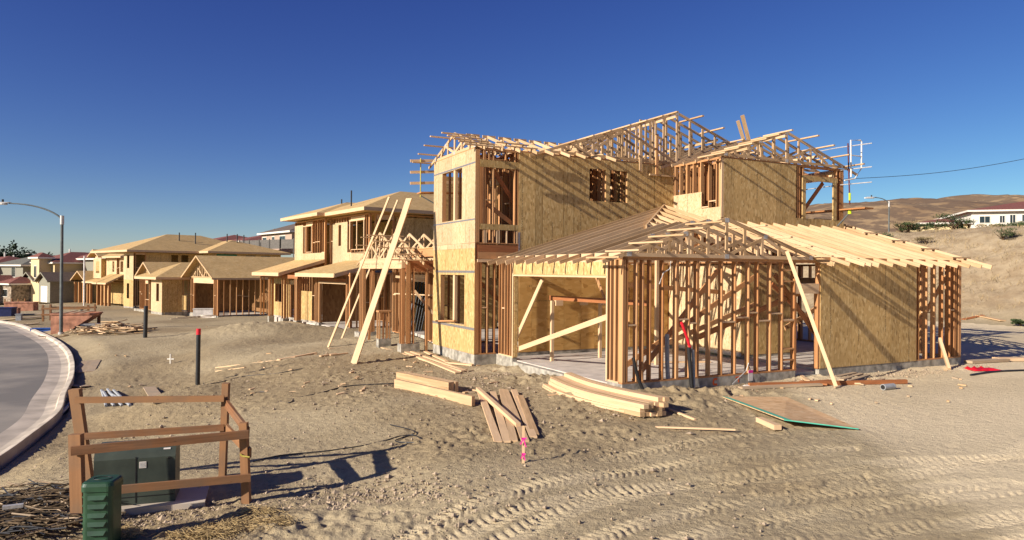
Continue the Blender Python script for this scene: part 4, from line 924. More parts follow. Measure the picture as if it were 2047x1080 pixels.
# ------------------------------------------------------------------ third: garage gable and wing
Cc = empty('framed_house', (-22.9, 55, -1.0), radians(43), label='framed house with a gabled garage roof of bare tan sheathing, third in the row', cat='house', group='houses under construction')
FOOT.append((-22.9, 55, radians(43), -1.5, 14, 0.1, 15, -1.05))
part(Cc, 'foundation', lambda m: [m.box(*q, -.7, 0, 'stem_concrete') for q in ((0, .15, -.05, .7), (0, .15, 5.3, 6.15), (.12, 12, -.05, .1), (-1.96, -1.8, 7.0, 9.9), (-1.7, .6, 6.98, 7.1), (-1.9, -1.75, 11.8, 15.2), (12, 12.2, 0, 14))])
part(Cc, 'floor_slab', lambda m: m.box(.16, 11.9, .12, 14, -.6, -.12, 'slab_concrete'))
c1 = Wall(Cc, (0, 0), (0, 6.1), 0, 2.95, -1); c1.frame(ops=[(.85, 5.2, 0, 2.5)], studs=[.05, .2, .45, .7, 5.35, 5.6, 5.85, 6.05], indiv=True, bottom=False)
part(Cc, 'garage_header', lambda m: m.box(-.03, .01, .8, 5.3, 2.5, 3.0, 'pale_wood', lambda x, y, z: (y, x, z)))
c2 = Wall(Cc, (0, 0), (12, 0), 0, 2.95, 1); c2.frame(indiv=True, blocks=.1, sp=.5)
c3 = Wall(Cc, (.2, 6.1), (12, 6.1), 0, 2.95, 1); c3.frame('interior_wall'); c3.sheath(0, 11.8, 0, 2.9, 'shade_plywood'); Wall(Cc, (5, .2), (5, 6), 0, 2.9, 1).sheath(0, 5.8, 0, 2.9, 'shade_plywood')  # partition sheets coloured dark so the garage inside reads as shaded
truss(Cc, (-.05, 0), (0, 1), 0, 6.1, 2.95, .5, .0, .0, verts=.4, plates=False)
for k in range(1, 5): truss(Cc, (k*2.0, 0), (0, 1), 0, 6.1, 2.95, .5, .3, .3, verts=1.2, plates=False)
o = part(Cc, 'roof', lambda m: gable_roof(m, 'u', -.6, 13, -.5, 6.6, 2.97, .5, 'osb_roof'), label='garage gable roof')
c4 = Wall(Cc, (-1.96, 7.0), (-1.96, 9.9), 0, 2.75, -1); c4.sheath(.0, 2.9, 0, 2.7, 'osb_pale', ops=[(.75, 1.5, .9, 2.4)]); c4.frame(ops=[(.75, 1.5, .9, 2.4)])
c5 = Wall(Cc, (-1.96, 7.0), (.6, 7.0), 0, 2.75, 1); c5.sheath(.02, 1.6, 0, 2.7, 'osb_sheathing'); c5.frame()
c6 = Wall(Cc, (-1.5, 10.0), (-1.5, 15), 0, 2.9, -1); c6.frame(ops=[(2.2, 3.2, .9, 2.3)], indiv=True, sp=.38); Wall(Cc, (.8, 7), (.8, 15), 0, 2.9, 1).sheath(0, 8, 0, 2.8, 'osb_sheathing')
o = part(Cc, 'roof', lambda m: hip(m, -2.6, 6, 6.5, 12.6, 2.95, .42, 'osb_roof', .2, 'pale_wood'), label='hipped roof over the wing'); o = part(Cc, 'roof', lambda m: gable_roof(m, 'u', -2.0, 6, 9.6, 14.6, 3.0, .5, 'osb_roof'), label='small gable beside the wing')
truss(Cc, (-1.5, 0), (0, 1), 10.0, 14.2, 2.95, .5, .0, .0, verts=.4, plates=False)
# ------------------------------------------------------------------ fourth
D = empty('framed_house', (-41.8, 78, -1.6), radians(46), label='framed house with slim pale corner tower and broad hipped roof, fourth in the row', cat='house', group='houses under construction')
FOOT.append((-41.8, 78, radians(46), .1, 15, .1, 12, -1.7))
part(D, 'foundation', lambda m: [m.box(*q, -.8, 0, 'stem_concrete') for q in ((0, .15, 0, 3.1), (.16, 15, 0, .15))])
d1 = Wall(D, (0, 0), (0, 3.1), 0, 6.05, -1); dop = [(1.3, 2.1, .9, 2.6), (1.3, 2.1, 4.3, 5.75)]; d1.sheath(0, 3.1, 0, 3.0, 'osb_sheathing', ops=dop); d1.sheath(0, 3.1, 3.0, 6.0, 'osb_pale', ops=dop)
d2 = Wall(D, (0, 0), (15, 0), 0, 6.05, 1); d2.frame(ops=[(.25, 1.2, 4.4, 5.8)], s1=1.3, indiv=True, header=.2); dop = [(4.0, 4.75, 3.5, 5.85), (5.1, 5.9, 3.5, 5.85)]
d2.sheath(1.3, 15, 0, 6.0, 'osb_sheathing', ops=dop)
part(D, 'wall', lambda m: (m.box(.3, 14.9, 3.0, 3.1, 0, 6, 'osb_sheathing'), m.box(.2, 14.9, .2, 2.9, 2.9, 3.0, 'osb_roof'), m.box(14.9, 15, .2, 12, 0, 6, 'osb_sheathing')))
o = part(D, 'roof', lambda m: hip(m, -1.0, 16, -1.0, 12, 6.3, .33, 'osb_roof', .22, 'pale_wood'), label='broad hipped roof')
o = part(D, 'roof', lambda m: hip(m, 6.7, 17, -3.5, 8, 6.32, .30, 'osb_roof', .22, 'pale_wood'), label='lower hip on the right')
part(D, 'wall', lambda m: m.box(7.5, 16, -2.8, -.2, 0, 6.1, 'osb_sheathing')); part(D, 'housewrap_panel', lambda m: m.box(8.0, 10.4, -2.84, -2.805, 5.1, 6.0, 'green_housewrap'))
for u in (11.5, 13.4): part(D, 'window', lambda m, u=u: m.box(u, u+1.2, -2.83, -2.805, 5.2, 5.9, 'dark_window'))
for u, v in ((6, 3), (7.5, 2), (11, 1.2), (12, .6), (13.5, 2)): part(D, 'vent_pipe', lambda m, u=u, v=v: m.tube([(u, v, 6.6), (u, v, 8.6)], .07, 'black_plastic'))
# ------------------------------------------------------------------ fifth
E5 = empty('framed_house', (-50.5, 92, -2.2), radians(50), label='farthest framed house, with small gables, beside the tall white pole', cat='house', group='houses under construction')
FOOT.append((-50.5, 92, radians(50), .1, 12, .1, 15, -2.3))
e1 = Wall(E5, (0, 0), (0, 6), 3.4, 6.3, -1); e1.sheath(0, 1.5, 3.5, 6.2, 'osb_pale', ops=[(.3, 1.2, 4.4, 5.8)]); e1.sheath(2.4, 6, 3.5, 6.2, 'osb_pale', ops=[(3.2, 3.8, 4.4, 5.8)]); e1.frame(indiv=True, sp=.5)
e2 = Wall(E5, (-.6, 6), (-.6, 8.7), 3.4, 6.3, -1); e2.sheath(0, 2.7, 3.5, 6.2, 'osb_pale', ops=[(.6, 1.8, 4.2, 5.8)]); Wall(E5, (-.6, 6), (0, 6), 3.4, 6.3, 1).sheath(0, .6, 3.5, 6.2, 'osb_sheathing')
Wall(E5, (0, 0), (10, 0), 0, 6.3, 1).sheath(0, 10, 0, 6.2, 'osb_sheathing'); part(E5, 'wall', lambda m: (m.box(1.5, 1.6, .1, 14.6, 0, 6.2, 'osb_sheathing'), m.box(.1, 10, .1, 14, 3.2, 3.3, 'osb_roof')))
o = part(E5, 'roof', lambda m: hip(m, -.8, 11, -.8, 7.5, 6.45, .33, 'osb_roof', .2, 'pale_wood')); o = part(E5, 'roof', lambda m: gable_roof(m, 'u', -1.2, 10, 5.4, 9.3, 6.45, .5, 'osb_roof'))
o = part(E5, 'roof', lambda m: shed(m, -2.2, .0, 0, 4.6, 3.0, 4.1)); o = part(E5, 'roof', lambda m: gable_roof(m, 'u', -1.5, 6, 9.2, 14.8, 3.1, .5, 'osb_roof')); o = part(E5, 'roof', lambda m: hip(m, -1.6, 2, 4.4, 10, 3.05, .3, 'osb_roof', .2, 'pale_wood'))
for v in (.2, 1.4, 2.6, 3.9, 5.2, 8.4, 9.4, 11.0, 12.6, 14.2): part(E5, 'porch_stud', lambda m, v=v: m.stud(-1.7 if v < 5 else -1.0, v, -.1, 2.9, 0, 1, .22, .3, 'stud_wood'))
flush_studs()
# ------------------------------------------------------------------ finished houses
def finished(name, loc, rz, label, blocks, wins=(), roofm='roof_maroon', group='finished tiled houses', garages=(), wallm='stucco_tan'):
    r = empty(name, loc, rz, label=label, cat='house', group=group)
    for k, bl in enumerate(blocks):
        u0, u1, v0, v1, z0, z1, kind, slp, oh = bl[:9]; wm = bl[9] if len(bl) > 9 else wallm; rm = bl[10] if len(bl) > 10 else roofm
        part(r, 'wall', lambda m: m.box(u0, u1, v0, v1, z0, z1, wm))
        if kind == 'hip': part(r, 'roof', lambda m: hip(m, u0-oh, u1+oh, v0-oh, v1+oh, z1+.1, slp, rm, .22, 'white_trim'))
        elif kind in 'uv':
            a0, a1, c0, c1 = (u0, u1, v0, v1) if kind == 'u' else (v0, v1, u0, u1)
            def f(m):
                zr = gable_roof(m, kind, a0-oh, a1+oh, c0-oh, c1+oh, z1+.12, slp, rm, .16, 'stucco_grey'); 
            part(r, 'roof', f)
            def g(m):
                mid = (c0+c1)/2; zr = z1+slp*(c1-c0)/2
                for a in (a0, a1):
                    Q = (lambda c, z, a=a: (a, c, z)) if kind == 'u' else (lambda c, z, a=a: (c, a, z))
                    pts = [Q(c0, z1), Q(c1, z1), Q(mid, zr)]; n = (.02 if a == a1 else -.02)
                    off = Vector((n, 0, 0)) if kind == 'u' else Vector((0, n, 0)); back = [Vector(p)-off for p in pts]
                    m.add(pts+[tuple(p) for p in back], [(0, 1, 2), (5, 4, 3), (0, 3, 4, 1), (1, 4, 5, 2), (2, 5, 3, 0)], wm)
            part(r, 'gable_end', g) if True else None
    for (face, pos, c0, w, z0, h) in wins:      # face 'u' = street side plane u=pos, 'v' = plane v=pos
        m = MB(); q = MB()
        if face == 'u':
            m.box(pos-.05, pos-.002, c0-.08, c0+w+.08, z0-.08, z0+h+.08, 'white_trim'); q.box(pos-.07, pos-.052, c0, c0+w/2-.03, z0, z0+h, 'window_glass'); q.box(pos-.07, pos-.052, c0+w/2+.03, c0+w, z0, z0+h, 'window_glass')
        else:
            m.box(c0-.08, c0+w+.08, pos-.05, pos-.002, z0-.08, z0+h+.08, 'white_trim'); q.box(c0, c0+w/2-.03, pos-.07, pos-.052, z0, z0+h, 'window_glass'); q.box(c0+w/2+.03, c0+w, pos-.07, pos-.052, z0, z0+h, 'window_glass')
        f = m.build('window', r); q.build('pane', f)
    for (pos, v0, v1, h) in garages:
        part(r, 'garage_door', lambda m: m.box(pos-.05, pos-.002, v0, v1, 0, h, 'white_trim'))
    return r
finished('tiled_house', (-55.5, 96, -2.2), radians(52), 'large grey house with a red-brown hipped tile roof just left of the farthest framed house',
    [(2, 14, 3, 15, 0, 6.2, 'hip', .36, .6, 'stucco_grey'), (-3.5, 3, 8.6, 12.6, 0, 2.9, 'u', .5, .5, 'stucco_grey', 'roof_brown'), (-3.5, 3, 14.0, 18.5, 0, 2.9, 'u', .45, .5, 'stucco_grey', 'roof_brown'), (1.2, 8, 14, 19.5, 0, 5.9, 'hip', .4, .5, 'stucco_cream')],
    [('v', 3, 4.5, 1.2, 4.4, 1.2), ('v', 3, 9.5, 1, 4.6, .8), ('u', 1.2, 15, .9, 3.6, 1.4), ('u', -3.5, 16.8, 1.0, 1.1, 1.2)], garages=[(-3.5, 9.4, 11.8, 2.3)])
finished('tiled_house', (-66.5, 101, -2.5), radians(56), 'finished house with a slim cream entry tower and stone porch, behind the street lamp pole',
    [(1, 11, 0, 8, 0, 5.9, 'hip', .36, .5, 'stucco_cream'), (-.6, 1.1, 1.0, 3.6, 0, 6.6, 'hip', .6, .3, 'stucco_cream'), (-3, 1, 3.8, 8, 0, 2.8, 'hip', .4, .5, 'stone_veneer')],
    [('u', -.6, 1.8, .7, 3.8, 1.6), ('u', -3, 5.0, 1.6, 1.0, 1.0)])
finished('tiled_house', (-72, 104, -2.6), radians(57), 'dark grey-green finished house with white-framed upstairs window left of the lamp pole',
    [(0, 10, 0, 9, 0, 5.6, 'hip', .34, .5, 'stucco_grey', 'roof_grey'), (-5, 0, 1.2, 6.5, 0, 2.7, 'u', .42, .5, 'stucco_cream', 'roof_maroon')],
    [('v', 0, 1.2, 1.3, 3.9, 1.5), ('u', -5, 2.5, 1.2, .9, 1.3), ('u', 0, 2.4, 1.2, 3.9, 1.4)])
finished('tiled_house', (-79.5, 107, -2.7), radians(58), 'tan finished house with an orange-brown roof at the left edge of the street row',
    [(0, 10, 0, 10, 0, 5.4, 'hip', .32, .5, 'stucco_tan'), (-4, 0, 1, 7, 0, 2.6, 'u', .4, .4, 'stucco_cream', 'roof_maroon')],
    [('v', 0, 1.5, 2.2, 3.6, 1.6), ('u', 0, 1.5, 1.5, 3.6, 1.6), ('u', -4, 3, 1.6, .9, 1.2)])
finished('tiled_house', (-88, 118, -3), radians(60), 'low red-roofed house farthest away behind the tan one', [(0, 12, 0, 14, 0, 5.2, 'hip', .35, .6, 'stucco_tan')])
finished('tiled_house', (-78, 135, -3.2), radians(60), 'red-roofed house half hidden behind the grey-green one', [(0, 14, 0, 12, 0, 6.8, 'hip', .35, .6, 'stucco_cream')])
# houses up on the slope
def zb(x, y): return gz(x, y)
finished('hillside_house', (-33.6, 96, 4.9), radians(40), 'pale pink hillside house with white windows above the dark fence', [(0, 12, -9, 1.2, 0, 2.6, 'hip', .36, .5, 'stucco_pink', 'roof_brown')],
    [('u', 0, -.6, 1.3, .9, 1.2), ('u', 0, -3.4, .8, 1.0, 1.1), ('u', 0, -7.0, 1.8, .7, 1.4)], group='houses up on the slope')
finished('hillside_house', (-36.5, 112, 5.6), radians(42), 'small hillside house with only its brown gable showing left of the pink one', [(0, 10, -2, 6, 0, 1.7, 'u', .4, .5, 'stucco_pink', 'roof_brown')], group='houses up on the slope')
finished('hillside_house', (-46.5, 118, 5.9), radians(40), 'hillside house with a wide brown-red roof behind the third framed house', [(0, 14, -5, 9, 0, 1.3, 'hip', .22, .6, 'stucco_tan')], group='houses up on the slope')
finished('hillside_house', (-57, 128, 6.0), radians(42), 'hillside house whose dark red roof just shows over the broad sheathed roof', [(0, 14, -6, 8, 0, 1.2, 'hip', .25, .6, 'stucco_tan')], group='houses up on the slope')
rt = finished('hillside_house', (58.5, 90, 6.6), radians(-18), 'long white house with a maroon tile roof on the slope at the right edge', [(0, 22, 0, 16, 0, 4.2, 'hip', .2, .6, 'stucco_white')],
    [('v', 0, .9, 1.1, 2.7, .8), ('v', 0, 3.1, .5, 2.7, .85), ('v', 0, 4.2, .55, 2.7, .95), ('v', 0, 5.5, .45, 2.7, .95), ('v', 0, 6.8, .5, 2.7, 1.0), ('v', 0, 9, 1.0, 2.5, 1.2)], group='houses up on the slope')
finished('hillside_house', (53.2, 92, 6.4), radians(-18), 'low yellow annexe with a maroon roof left of the long white house', [(0, 5.3, 0, 6, 0, 2.9, 'hip', .22, .5, 'stucco_cream')], group='houses up on the slope')
finished('hillside_house', (56.4, 82, 6.4), radians(-22), 'small white garage gable in front of the long white house', [(0, 4.2, 0, 4, 0, 1.6, 'v', .3, .5, 'stucco_white')], group='houses up on the slope')
# dark fence on the slope
fr = empty('fence', (-31.9, 88, 0), 0, label='dark grey board fence along the top of the slope below the pink house', cat='fence')
pp = [(-4, 5), (3, 0), (11, -4)]
for i in range(2):
    (x0, y0), (x1, y1) = pp[i], pp[i+1]; z0, z1 = gz(-31.9+x0, 88+y0), gz(-31.9+x1, 88+y1)
    part(fr, 'board_panel', lambda m: m.beam((x0, y0, 5.85), (x1, y1, 5.85), .05, 1.15, 'fence_dark'))
    for k in range(5): t = k/4; part(fr, 'fence_post', lambda m: m.stud(x0+(x1-x0)*t, y0+(y1-y0)*t-.08, z0-.6+(z1-z0)*t, 6.55, 1, 0, .1, .1, 'fence_dark'))
# ------------------------------------------------------------------ loose timber and site things
def board(p0, p1, w, h, mat, label, group=None, name='board', cat='board', up=(0, 0, 1), bow=0, nseg=1, r=None):
    p0, p1 = Vector(p0), Vector(p1); mb = MB(); mb.beam(p0, p1, w, h, mat, up, r, bow, nseg); c = (p0+p1)/2
    return mb.build(name, None, loc=tuple(c), label=label, cat=cat, group=group)
def on(p, dz): return Vector((p.x, p.y, gz(p.x, p.y)+dz))
def gp(x, y, dz=0): return Vector((x, y, gz(x, y)+dz))
# leaning planks in front of the porch
p = G(707, 727); board(p+Vector((0, 0, -.02)), PY(818, 397, p.y+2.2), .25, .04, 'pale_wood', 'wide pale plank leaning up against the porch roof', 'planks leaning at the porch', name='leaning_plank', cat='plank', up=(-.5, -.86, .2))
p = G(655, 697); board(p, PY(778, 394, p.y+.6), .09, .04, 'pale_wood', 'long thin stud propped against the porch roof, the leftmost of the leaning timbers', 'planks leaning at the porch', name='leaning_plank', cat='plank', up=(-.5, -.86, .2))
p = G(682, 680); board(p, PY(795, 400, p.y+.6), .08, .04, 'pale_wood', 'thin stud propped between the wide leaning plank and the longest thin one', 'planks leaning at the porch', name='leaning_plank', cat='plank', up=(-.5, -.86, .2))
a = G(1672, 775); b_ = W(5.22, -.14, 3.22); board(a, b_, .09, .04, 'pale_wood', 'long prop leaning from the ground to the front gable truss', name='prop', cat='prop', up=(-.5, -.86, .2))
a = G(1898, 740); b_ = W(12.05, -.03, .62); board(a, b_, .16, .08, 'truss_wood', 'short stubby prop leaning at the right end of the front wall', name='prop', cat='prop', up=(1, -.6, 0))
# curved stack of long boards by the garage corner
sa, sb_ = G(1116, 776), G(1306, 834); sa.z = sb_.z = 0; L = (sb_-sa); ln = L.length; d = L/ln; sd = Vector((d.y, -d.x, 0))
for lay in range(4):
    for k in range(5 if lay < 3 else 2):
        off = (k-2)*.118+rng.uniform(-.006, .006)-(.10 if lay == 3 else 0)
        z0 = gz(sa.x, sa.y)+.07+lay*.088; z1 = gz(sb_.x, sb_.y)+.06+lay*.088
        q0 = sa+sd*off-d*rng.uniform(-.12, .12); q1 = sb_+sd*off+d*rng.uniform(-.08, .10)
        q0.z = z0; q1.z = z1
        board(q0, q1, .113, .085, rng.choice(('pale_wood', 'truss_wood', 'truss_wood')), 'long pale board in the bowed stack by the garage corner', 'boards in the bowed stack by the garage corner', bow=.24, nseg=12)
for lay, o_ in ((0, .36), (1, .34)):
    q0 = sa+sd*o_-d*.1; q1 = sb_+sd*(o_-.02)-d*.45; q0.z = gz(sa.x, sa.y)+.05+lay*.045; q1.z = gz(sb_.x, sb_.y)+.05+lay*.045
    board(q0, q1, .09, .043, 'pale_wood', 'long pale board in the bowed stack by the garage corner', 'boards in the bowed stack by the garage corner', bow=.26, nseg=12)
# two-layer beam stack
def stack(a, b, n, lay, w, h, mat, lab, grp, cutn=0):
    d = (b-a).normalized(); s = Vector((d.y, -d.x, 0)); 
    for l in range(lay):
        for k in range(n):
            q0 = a+s*((k-(n-1)/2)*(w+.004)); q1 = b+s*((k-(n-1)/2)*(w+.004)); q0 = q0+Vector((0, 0, h/2+l*h)); q1 = q1+Vector((0, 0, h/2+l*h)); j = rng.uniform(-.05, .05)
            board(q0+d*j, q1+d*j, w, h-.003, mat, lab, grp)
ga, gb = on(G(791, 775), .0), on(G(946, 812), .0)
stack(ga, gb, 1, 1, .09, .22, 'truss_wood', 'long deep beam lying on dirt in front of the shorter beams', None)
s1 = on(G(800, 762), .02); s2 = on(G(905, 785), .02)
stack(s1, s2, 3, 1, .09, .24, 'truss_wood', 'short thick beam in the close trio behind the long beam', 'short beams left of the fanned boards')
# fan of flat boards
fan = [((960, 788), (996, 890)), ((985, 788), (1013, 889)), ((1003, 783), (1027, 888)), ((1010, 784), (1050, 888)), ((1027, 784), (1066, 880)), ((1040, 796), (1070, 875))]
for i, (a, b) in enumerate(fan):
    a, b = on(G(*a), .05), on(G(*b), .05); b.z = max(b.z, b.z); board(a, b, .14, .04, rng.choice(('pale_wood', 'truss_wood')), 'pale board lying flat in the fan of boards behind the pink-ribbon stake', 'fan of flat boards')
a, b = on(G(955, 786), .10), on(G(1036, 862), .11); board(a, b, .09, .09, 'pale_wood', 'square timber laid across the top of the fanned boards')
# boards scattered near the tower
loose = [((752, 694), (925, 745), .10, .045, 'long board lying on dirt from the pillar footing toward the beams'), ((803, 702), (915, 748), .16, .04, 'wide board in front of the tower, nearest the camera of its group'), ((822, 705), (930, 744), .10, .04, 'narrow board between the two wider ones in front of the tower'),
 ((850, 705), (893, 725), .12, .04, 'short board on dirt close to the tower footing'), ((870, 700), (948, 731), .10, .04, 'slim board running along the tower footing'), ((888, 727), (945, 733), .12, .05, 'short fat offcut by the tower corner'),
 ((432, 737), (562, 722), .09, .04, 'thin board lying in open dirt behind the black post'), ((556, 722), (632, 708), .14, .05, 'board at the right end of the line across open dirt'), ((432, 744), (490, 737), .08, .03, 'sliver of wood on dirt beside the black red-topped post'), ((555, 720), (590, 716), .08, .03, 'little offcut under the line of boards'),
 ((640, 714), (672, 709), .1, .04, 'small offcut left of the wide leaning plank foot'), ((660, 712), (695, 708), .1, .04, 'small offcut just behind the wide leaning plank foot'), ((657, 700), (690, 697), .08, .04, 'pale stick lying beside the feet of the thin props'),
 ((1480, 779), (1640, 772), .20, .05, 'dark wet-looking plank in front of the door opening, left one'), ((1497, 775), (1812, 768), .09, .10, 'long reddish beam on dirt in front of the olive wall'), ((1600, 765), (1655, 772), .1, .04, 'pale short board crossing the long reddish beam'), ((1575, 770), (1660, 764), .14, .04, 'pale flat board behind the reddish beam'), ((1663, 767), (1720, 770), .09, .04, 'pale board end by the foot of the long prop'),
 ((1598, 752), (1615, 765), .1, .05, 'short block lying at the doorway sill'), ((1430, 792), (1465, 788), .1, .05, 'small dark block behind the green-edged sheet'), ((1668, 757), (1710, 748), .12, .04, 'offcut at the back of the little pile below the olive wall'), ((1682, 762), (1722, 750), .12, .04, 'offcut in the middle of the little pile below the olive wall'), ((1697, 765), (1735, 753), .12, .04, 'offcut at the front of the little pile below the olive wall'), ((1740, 767), (1765, 761), .12, .04, 'grey offcut lying right of the little pile'),
 ((1320, 815), (1390, 843), .05, .04, 'thin stick poking out from the end of the bowed stack'), ((1310, 857), (1470, 863), .04, .03, 'thin lath lying alone in the tyre-marked dirt'), ((1518, 845), (1555, 862), .14, .09, 'short block beside the near corner of the green-edged sheet'),
 ((1935, 727), (2010, 723), .3, .08, 'olive plank stack end at the right corner of the slab'), ((1990, 722), (2070, 722), .3, .10, 'bright yellow plank bundle at the right edge'), ((1925, 640), (1965, 632), .3, .06, 'reddish board on the far pad behind the house'), ((1955, 632), (2005, 643), .35, .06, 'pinkish wide board on the far pad behind the house'), ((1290, 742), (1420, 738), .12, .04, 'flat board on the garage floor near the front studs')]
for a, b, w_, h_, lab in loose:
    a, b = on(G(*a), h_/2+.015), on(G(*b), h_/2+.02)
    if 'garage floor' in lab: a.z = b.z = -.06
    mat = 'red_wood' if 'reddish' in lab else 'old_board' if ('dark' in lab or 'grey' in lab or 'olive' in lab) else 'truss_wood' if 'pink' in lab else 'pale_wood'
    board(a, b, w_, h_, mat, lab)
# sheets at left
for a, b, w_, lab in (((152, 746), (172, 724), .30, 'warped flat board lying by the kerb, left of three'), ((166, 746), (183, 723), .30, 'warped flat board lying by the kerb, middle of three'), ((180, 745), (194, 722), .28, 'warped flat board lying by the kerb, right of three'), ((298, 776), (320, 808), .34, 'grey flat board beyond the top rail of the wooden barrier'), ((140, 772), (172, 775), .3, 'small grey board just behind the leaning barrier post')):
    board(on(G(*a), .03), on(G(*b), .04), w_, .03, 'old_board', lab)
# OSB sheet with painted edge
c = [G(1443, 797), G(1567, 857), G(1716, 862), G(1572, 797)]
zz = [.05, .17, .05, .04]
mb = MB(); pts = [(p.x, p.y, gz(p.x, p.y)+z) for p, z in zip(c, zz)]; mb.slab(pts, .018, 'osb_weathered', None, [(0, 0, 0), (3, 0, 0), (3, 1.4, 0), (0, 1.4, 0)]*2)
o = mb.build('sheathing_sheet', None, label='big loose OSB sheet with a turquoise painted edge lying on dirt', cat='panel')
m2 = MB(); q0, q1, q2 = (Vector(p) for p in pts[:3]); ins = (q2-q1).normalized(); n_ = Vector((0, 0, .004))
m2.slab([tuple(q0+n_), tuple(q1+n_), tuple(q1+ins*.13+n_*1.5), tuple(q0+ins*.13+n_*1.5)], .002, 'teal_paint'); e = (q2-q1).normalized(); o2 = Vector((e.y, -e.x, 0))
m2.beam(tuple(q1+o2*.003-Vector((0, 0, .01))), tuple(q2+o2*.003-Vector((0, 0, .01))), .004, .02, 'teal_paint'); o2 = m2.build('painted_edge', o)
# stake with ribbon
p = G(1046, 925); r = empty('survey_stake', tuple(p), 0, label='pale survey stake tied with bright pink ribbon in foreground dirt', cat='stake')
part(r, 'stake', lambda m: m.beam((0, 0, -.1), (0, .02, .57), .045, .02, 'pale_wood', up=(0, 1, 0)))
for z, s_ in ((.36, 1), (.12, .7)):
    def rb(m, z=z, s_=s_):
        m.box(-.026, .026, -.014, .026, z, z+.03, 'pink_tape')
        for dx, dz in ((-.05, -.07), (.04, -.11), (.05, .03), (-.035, .03)): m.beam((0, -.02, z+.015), (dx*s_, -.03, z+dz*s_), .018, .004, 'pink_tape', up=(0, 1, 0))
    part_kw = MB(); rb(part_kw); part_kw.build('ribbon', r)
part(r, 'ink_mark', lambda m: [m.box(-.012, .012, -.0125, -.0105, .22+.035*k, .238+.035*k, 'black_plastic') for k in range(6)]) if False else None
# tubes standing in the yard
def pipe(px0, py0, px1, py1, rad, mat, name, label, cat, cap=None):
    p = G(px0, py0); q = PY(px1, py1, p.y); mb = MB(); mb.tube([p-Vector((0, 0, .1)), q], rad, mat, 12); o = mb.build(name, None, loc=tuple(p), smooth=False, label=label, cat=cat)
    if cap: m = MB(); d = (q-p).normalized(); m.tube([q-p-d*cap[1], q-p+d*.01], rad*1.06, cap[0], 12); m.build('painted_top', o)
    return o
pipe(395, 770, 397, 658, .065, 'black_plastic', 'bollard_pipe', 'black pipe post with bright red painted top standing alone in dirt', 'pipe', ('red_plastic', .17))
pipe(290, 677, 292, 612, .10, 'black_plastic', 'bollard_pipe', 'plain black pipe post beside the scrap wood pile', 'pipe')
o = pipe(341, 727, 341, 708, .03, 'white_pvc', 'marker_cross', 'small white cross-shaped pipe marker behind the black red-topped post', 'marker'); m = MB(); m.tube([(-.13, 0, .17), (.13, 0, .17)], .025, 'white_pvc', 8); m.build('cross_arm', o)
pipe(182, 1092, 192, 1028, .04, 'grey_pvc', 'conduit_stub', 'grey conduit stub standing at the near side of the green pedestal', 'pipe')
pipe(197, 655, 198, 627, .10, 'weathered_wood', 'timber_post', 'brown leaning timber post right of the rusty skip', 'post')
pipe(164, 622, 163, 613, .14, 'black_plastic', 'pipe_stub', 'short black pipe stub behind the rusty skip', 'pipe')
pipe(270, 618, 270, 612, .13, 'black_plastic', 'pipe_stub', 'short black pipe stub before the tower of the fourth house', 'pipe')
a = G(1765, 780); b = G(1786, 778); mb = MB(); mb.tube([on(a, .07), on(b, .07)], .075, 'grey_pvc', 14); o = mb.build('pipe_offcut', None, label='short grey pipe offcut lying in front of the olive wall', cat='pipe'); m = MB(); dd = (on(b, 0)-on(a, 0)).normalized(); m.tube([on(a, .07)-dd*.006, on(a, .07)-dd*.002], .058, 'black_plastic', 12); m.build('bore_shade_disc', o)  # black disc on the solid end paints the shade of the hollow
# ---------------------------------------------- wooden barrier round the cabinet
WBZ = -.66
bar = empty('timber_barrier', (-4.9, 10.3, WBZ), 0, label='brown timber guard barrier of crooked posts and rails round the green cabinet', cat='barrier')
O_ = Vector((-4.9, 10.3, WBZ))
def bm(name, p, q, w, h, mat='weathered_wood', up=(0, 0, 1)):
    mb = MB(); mb.beam(Vector(p)-O_, Vector(q)-O_, w, h, mat, up); return mb.build(name, bar)
A1, A2 = PY(163, 962, 10.9), PY(150, 778, 10.75); bm('post', (A1.x+.12, A1.y, A1.z-.15), A2, .16, .09, up=(0, 1, 0))
B1, B2 = PY(444, 962, 11.25), PY(452, 766, 11.1); bm('post', (B1.x, B1.y, B1.z-.15), B2, .10, .09, up=(0, 1, 0))
C1, C2 = PY(494, 1015, 10.1), PY(487, 845, 10.05); bm('post', (C1.x, C1.y, C1.z-.15), C2, .11, .09, up=(0, 1, 0))
D1, D2 = PY(158, 1050, 9.3), PY(152, 868, 9.3); bm('post', (D1.x, D1.y, D1.z-.15), D2, .16, .09, up=(0, 1, 0))
bm('rail', PY(150, 800, 10.68), PY(448, 797, 11.02), .04, .095); bm('rail', PY(162, 873, 10.72), PY(448, 855, 11.05), .04, .10)
bm('rail', PY(142, 902, 9.2), PY(497, 868, 9.98), .045, .115); bm('rail', PY(225, 980, 9.38), PY(501, 955, 9.98), .045, .105)
bm('rail', PY(452, 806, 11.1), PY(496, 864, 10.05), .04, .14, up=(0, 0, 1)); bm('rail', PY(452, 856, 11.1), PY(500, 906, 10.05), .04, .14)
part(bar, 'yellow_tape', lambda m: m.tube([PY(x, y, 10.0)-O_ for x, y in ((480, 908), (485, 912), (499, 914))], .012, 'yellow_tape', 5))
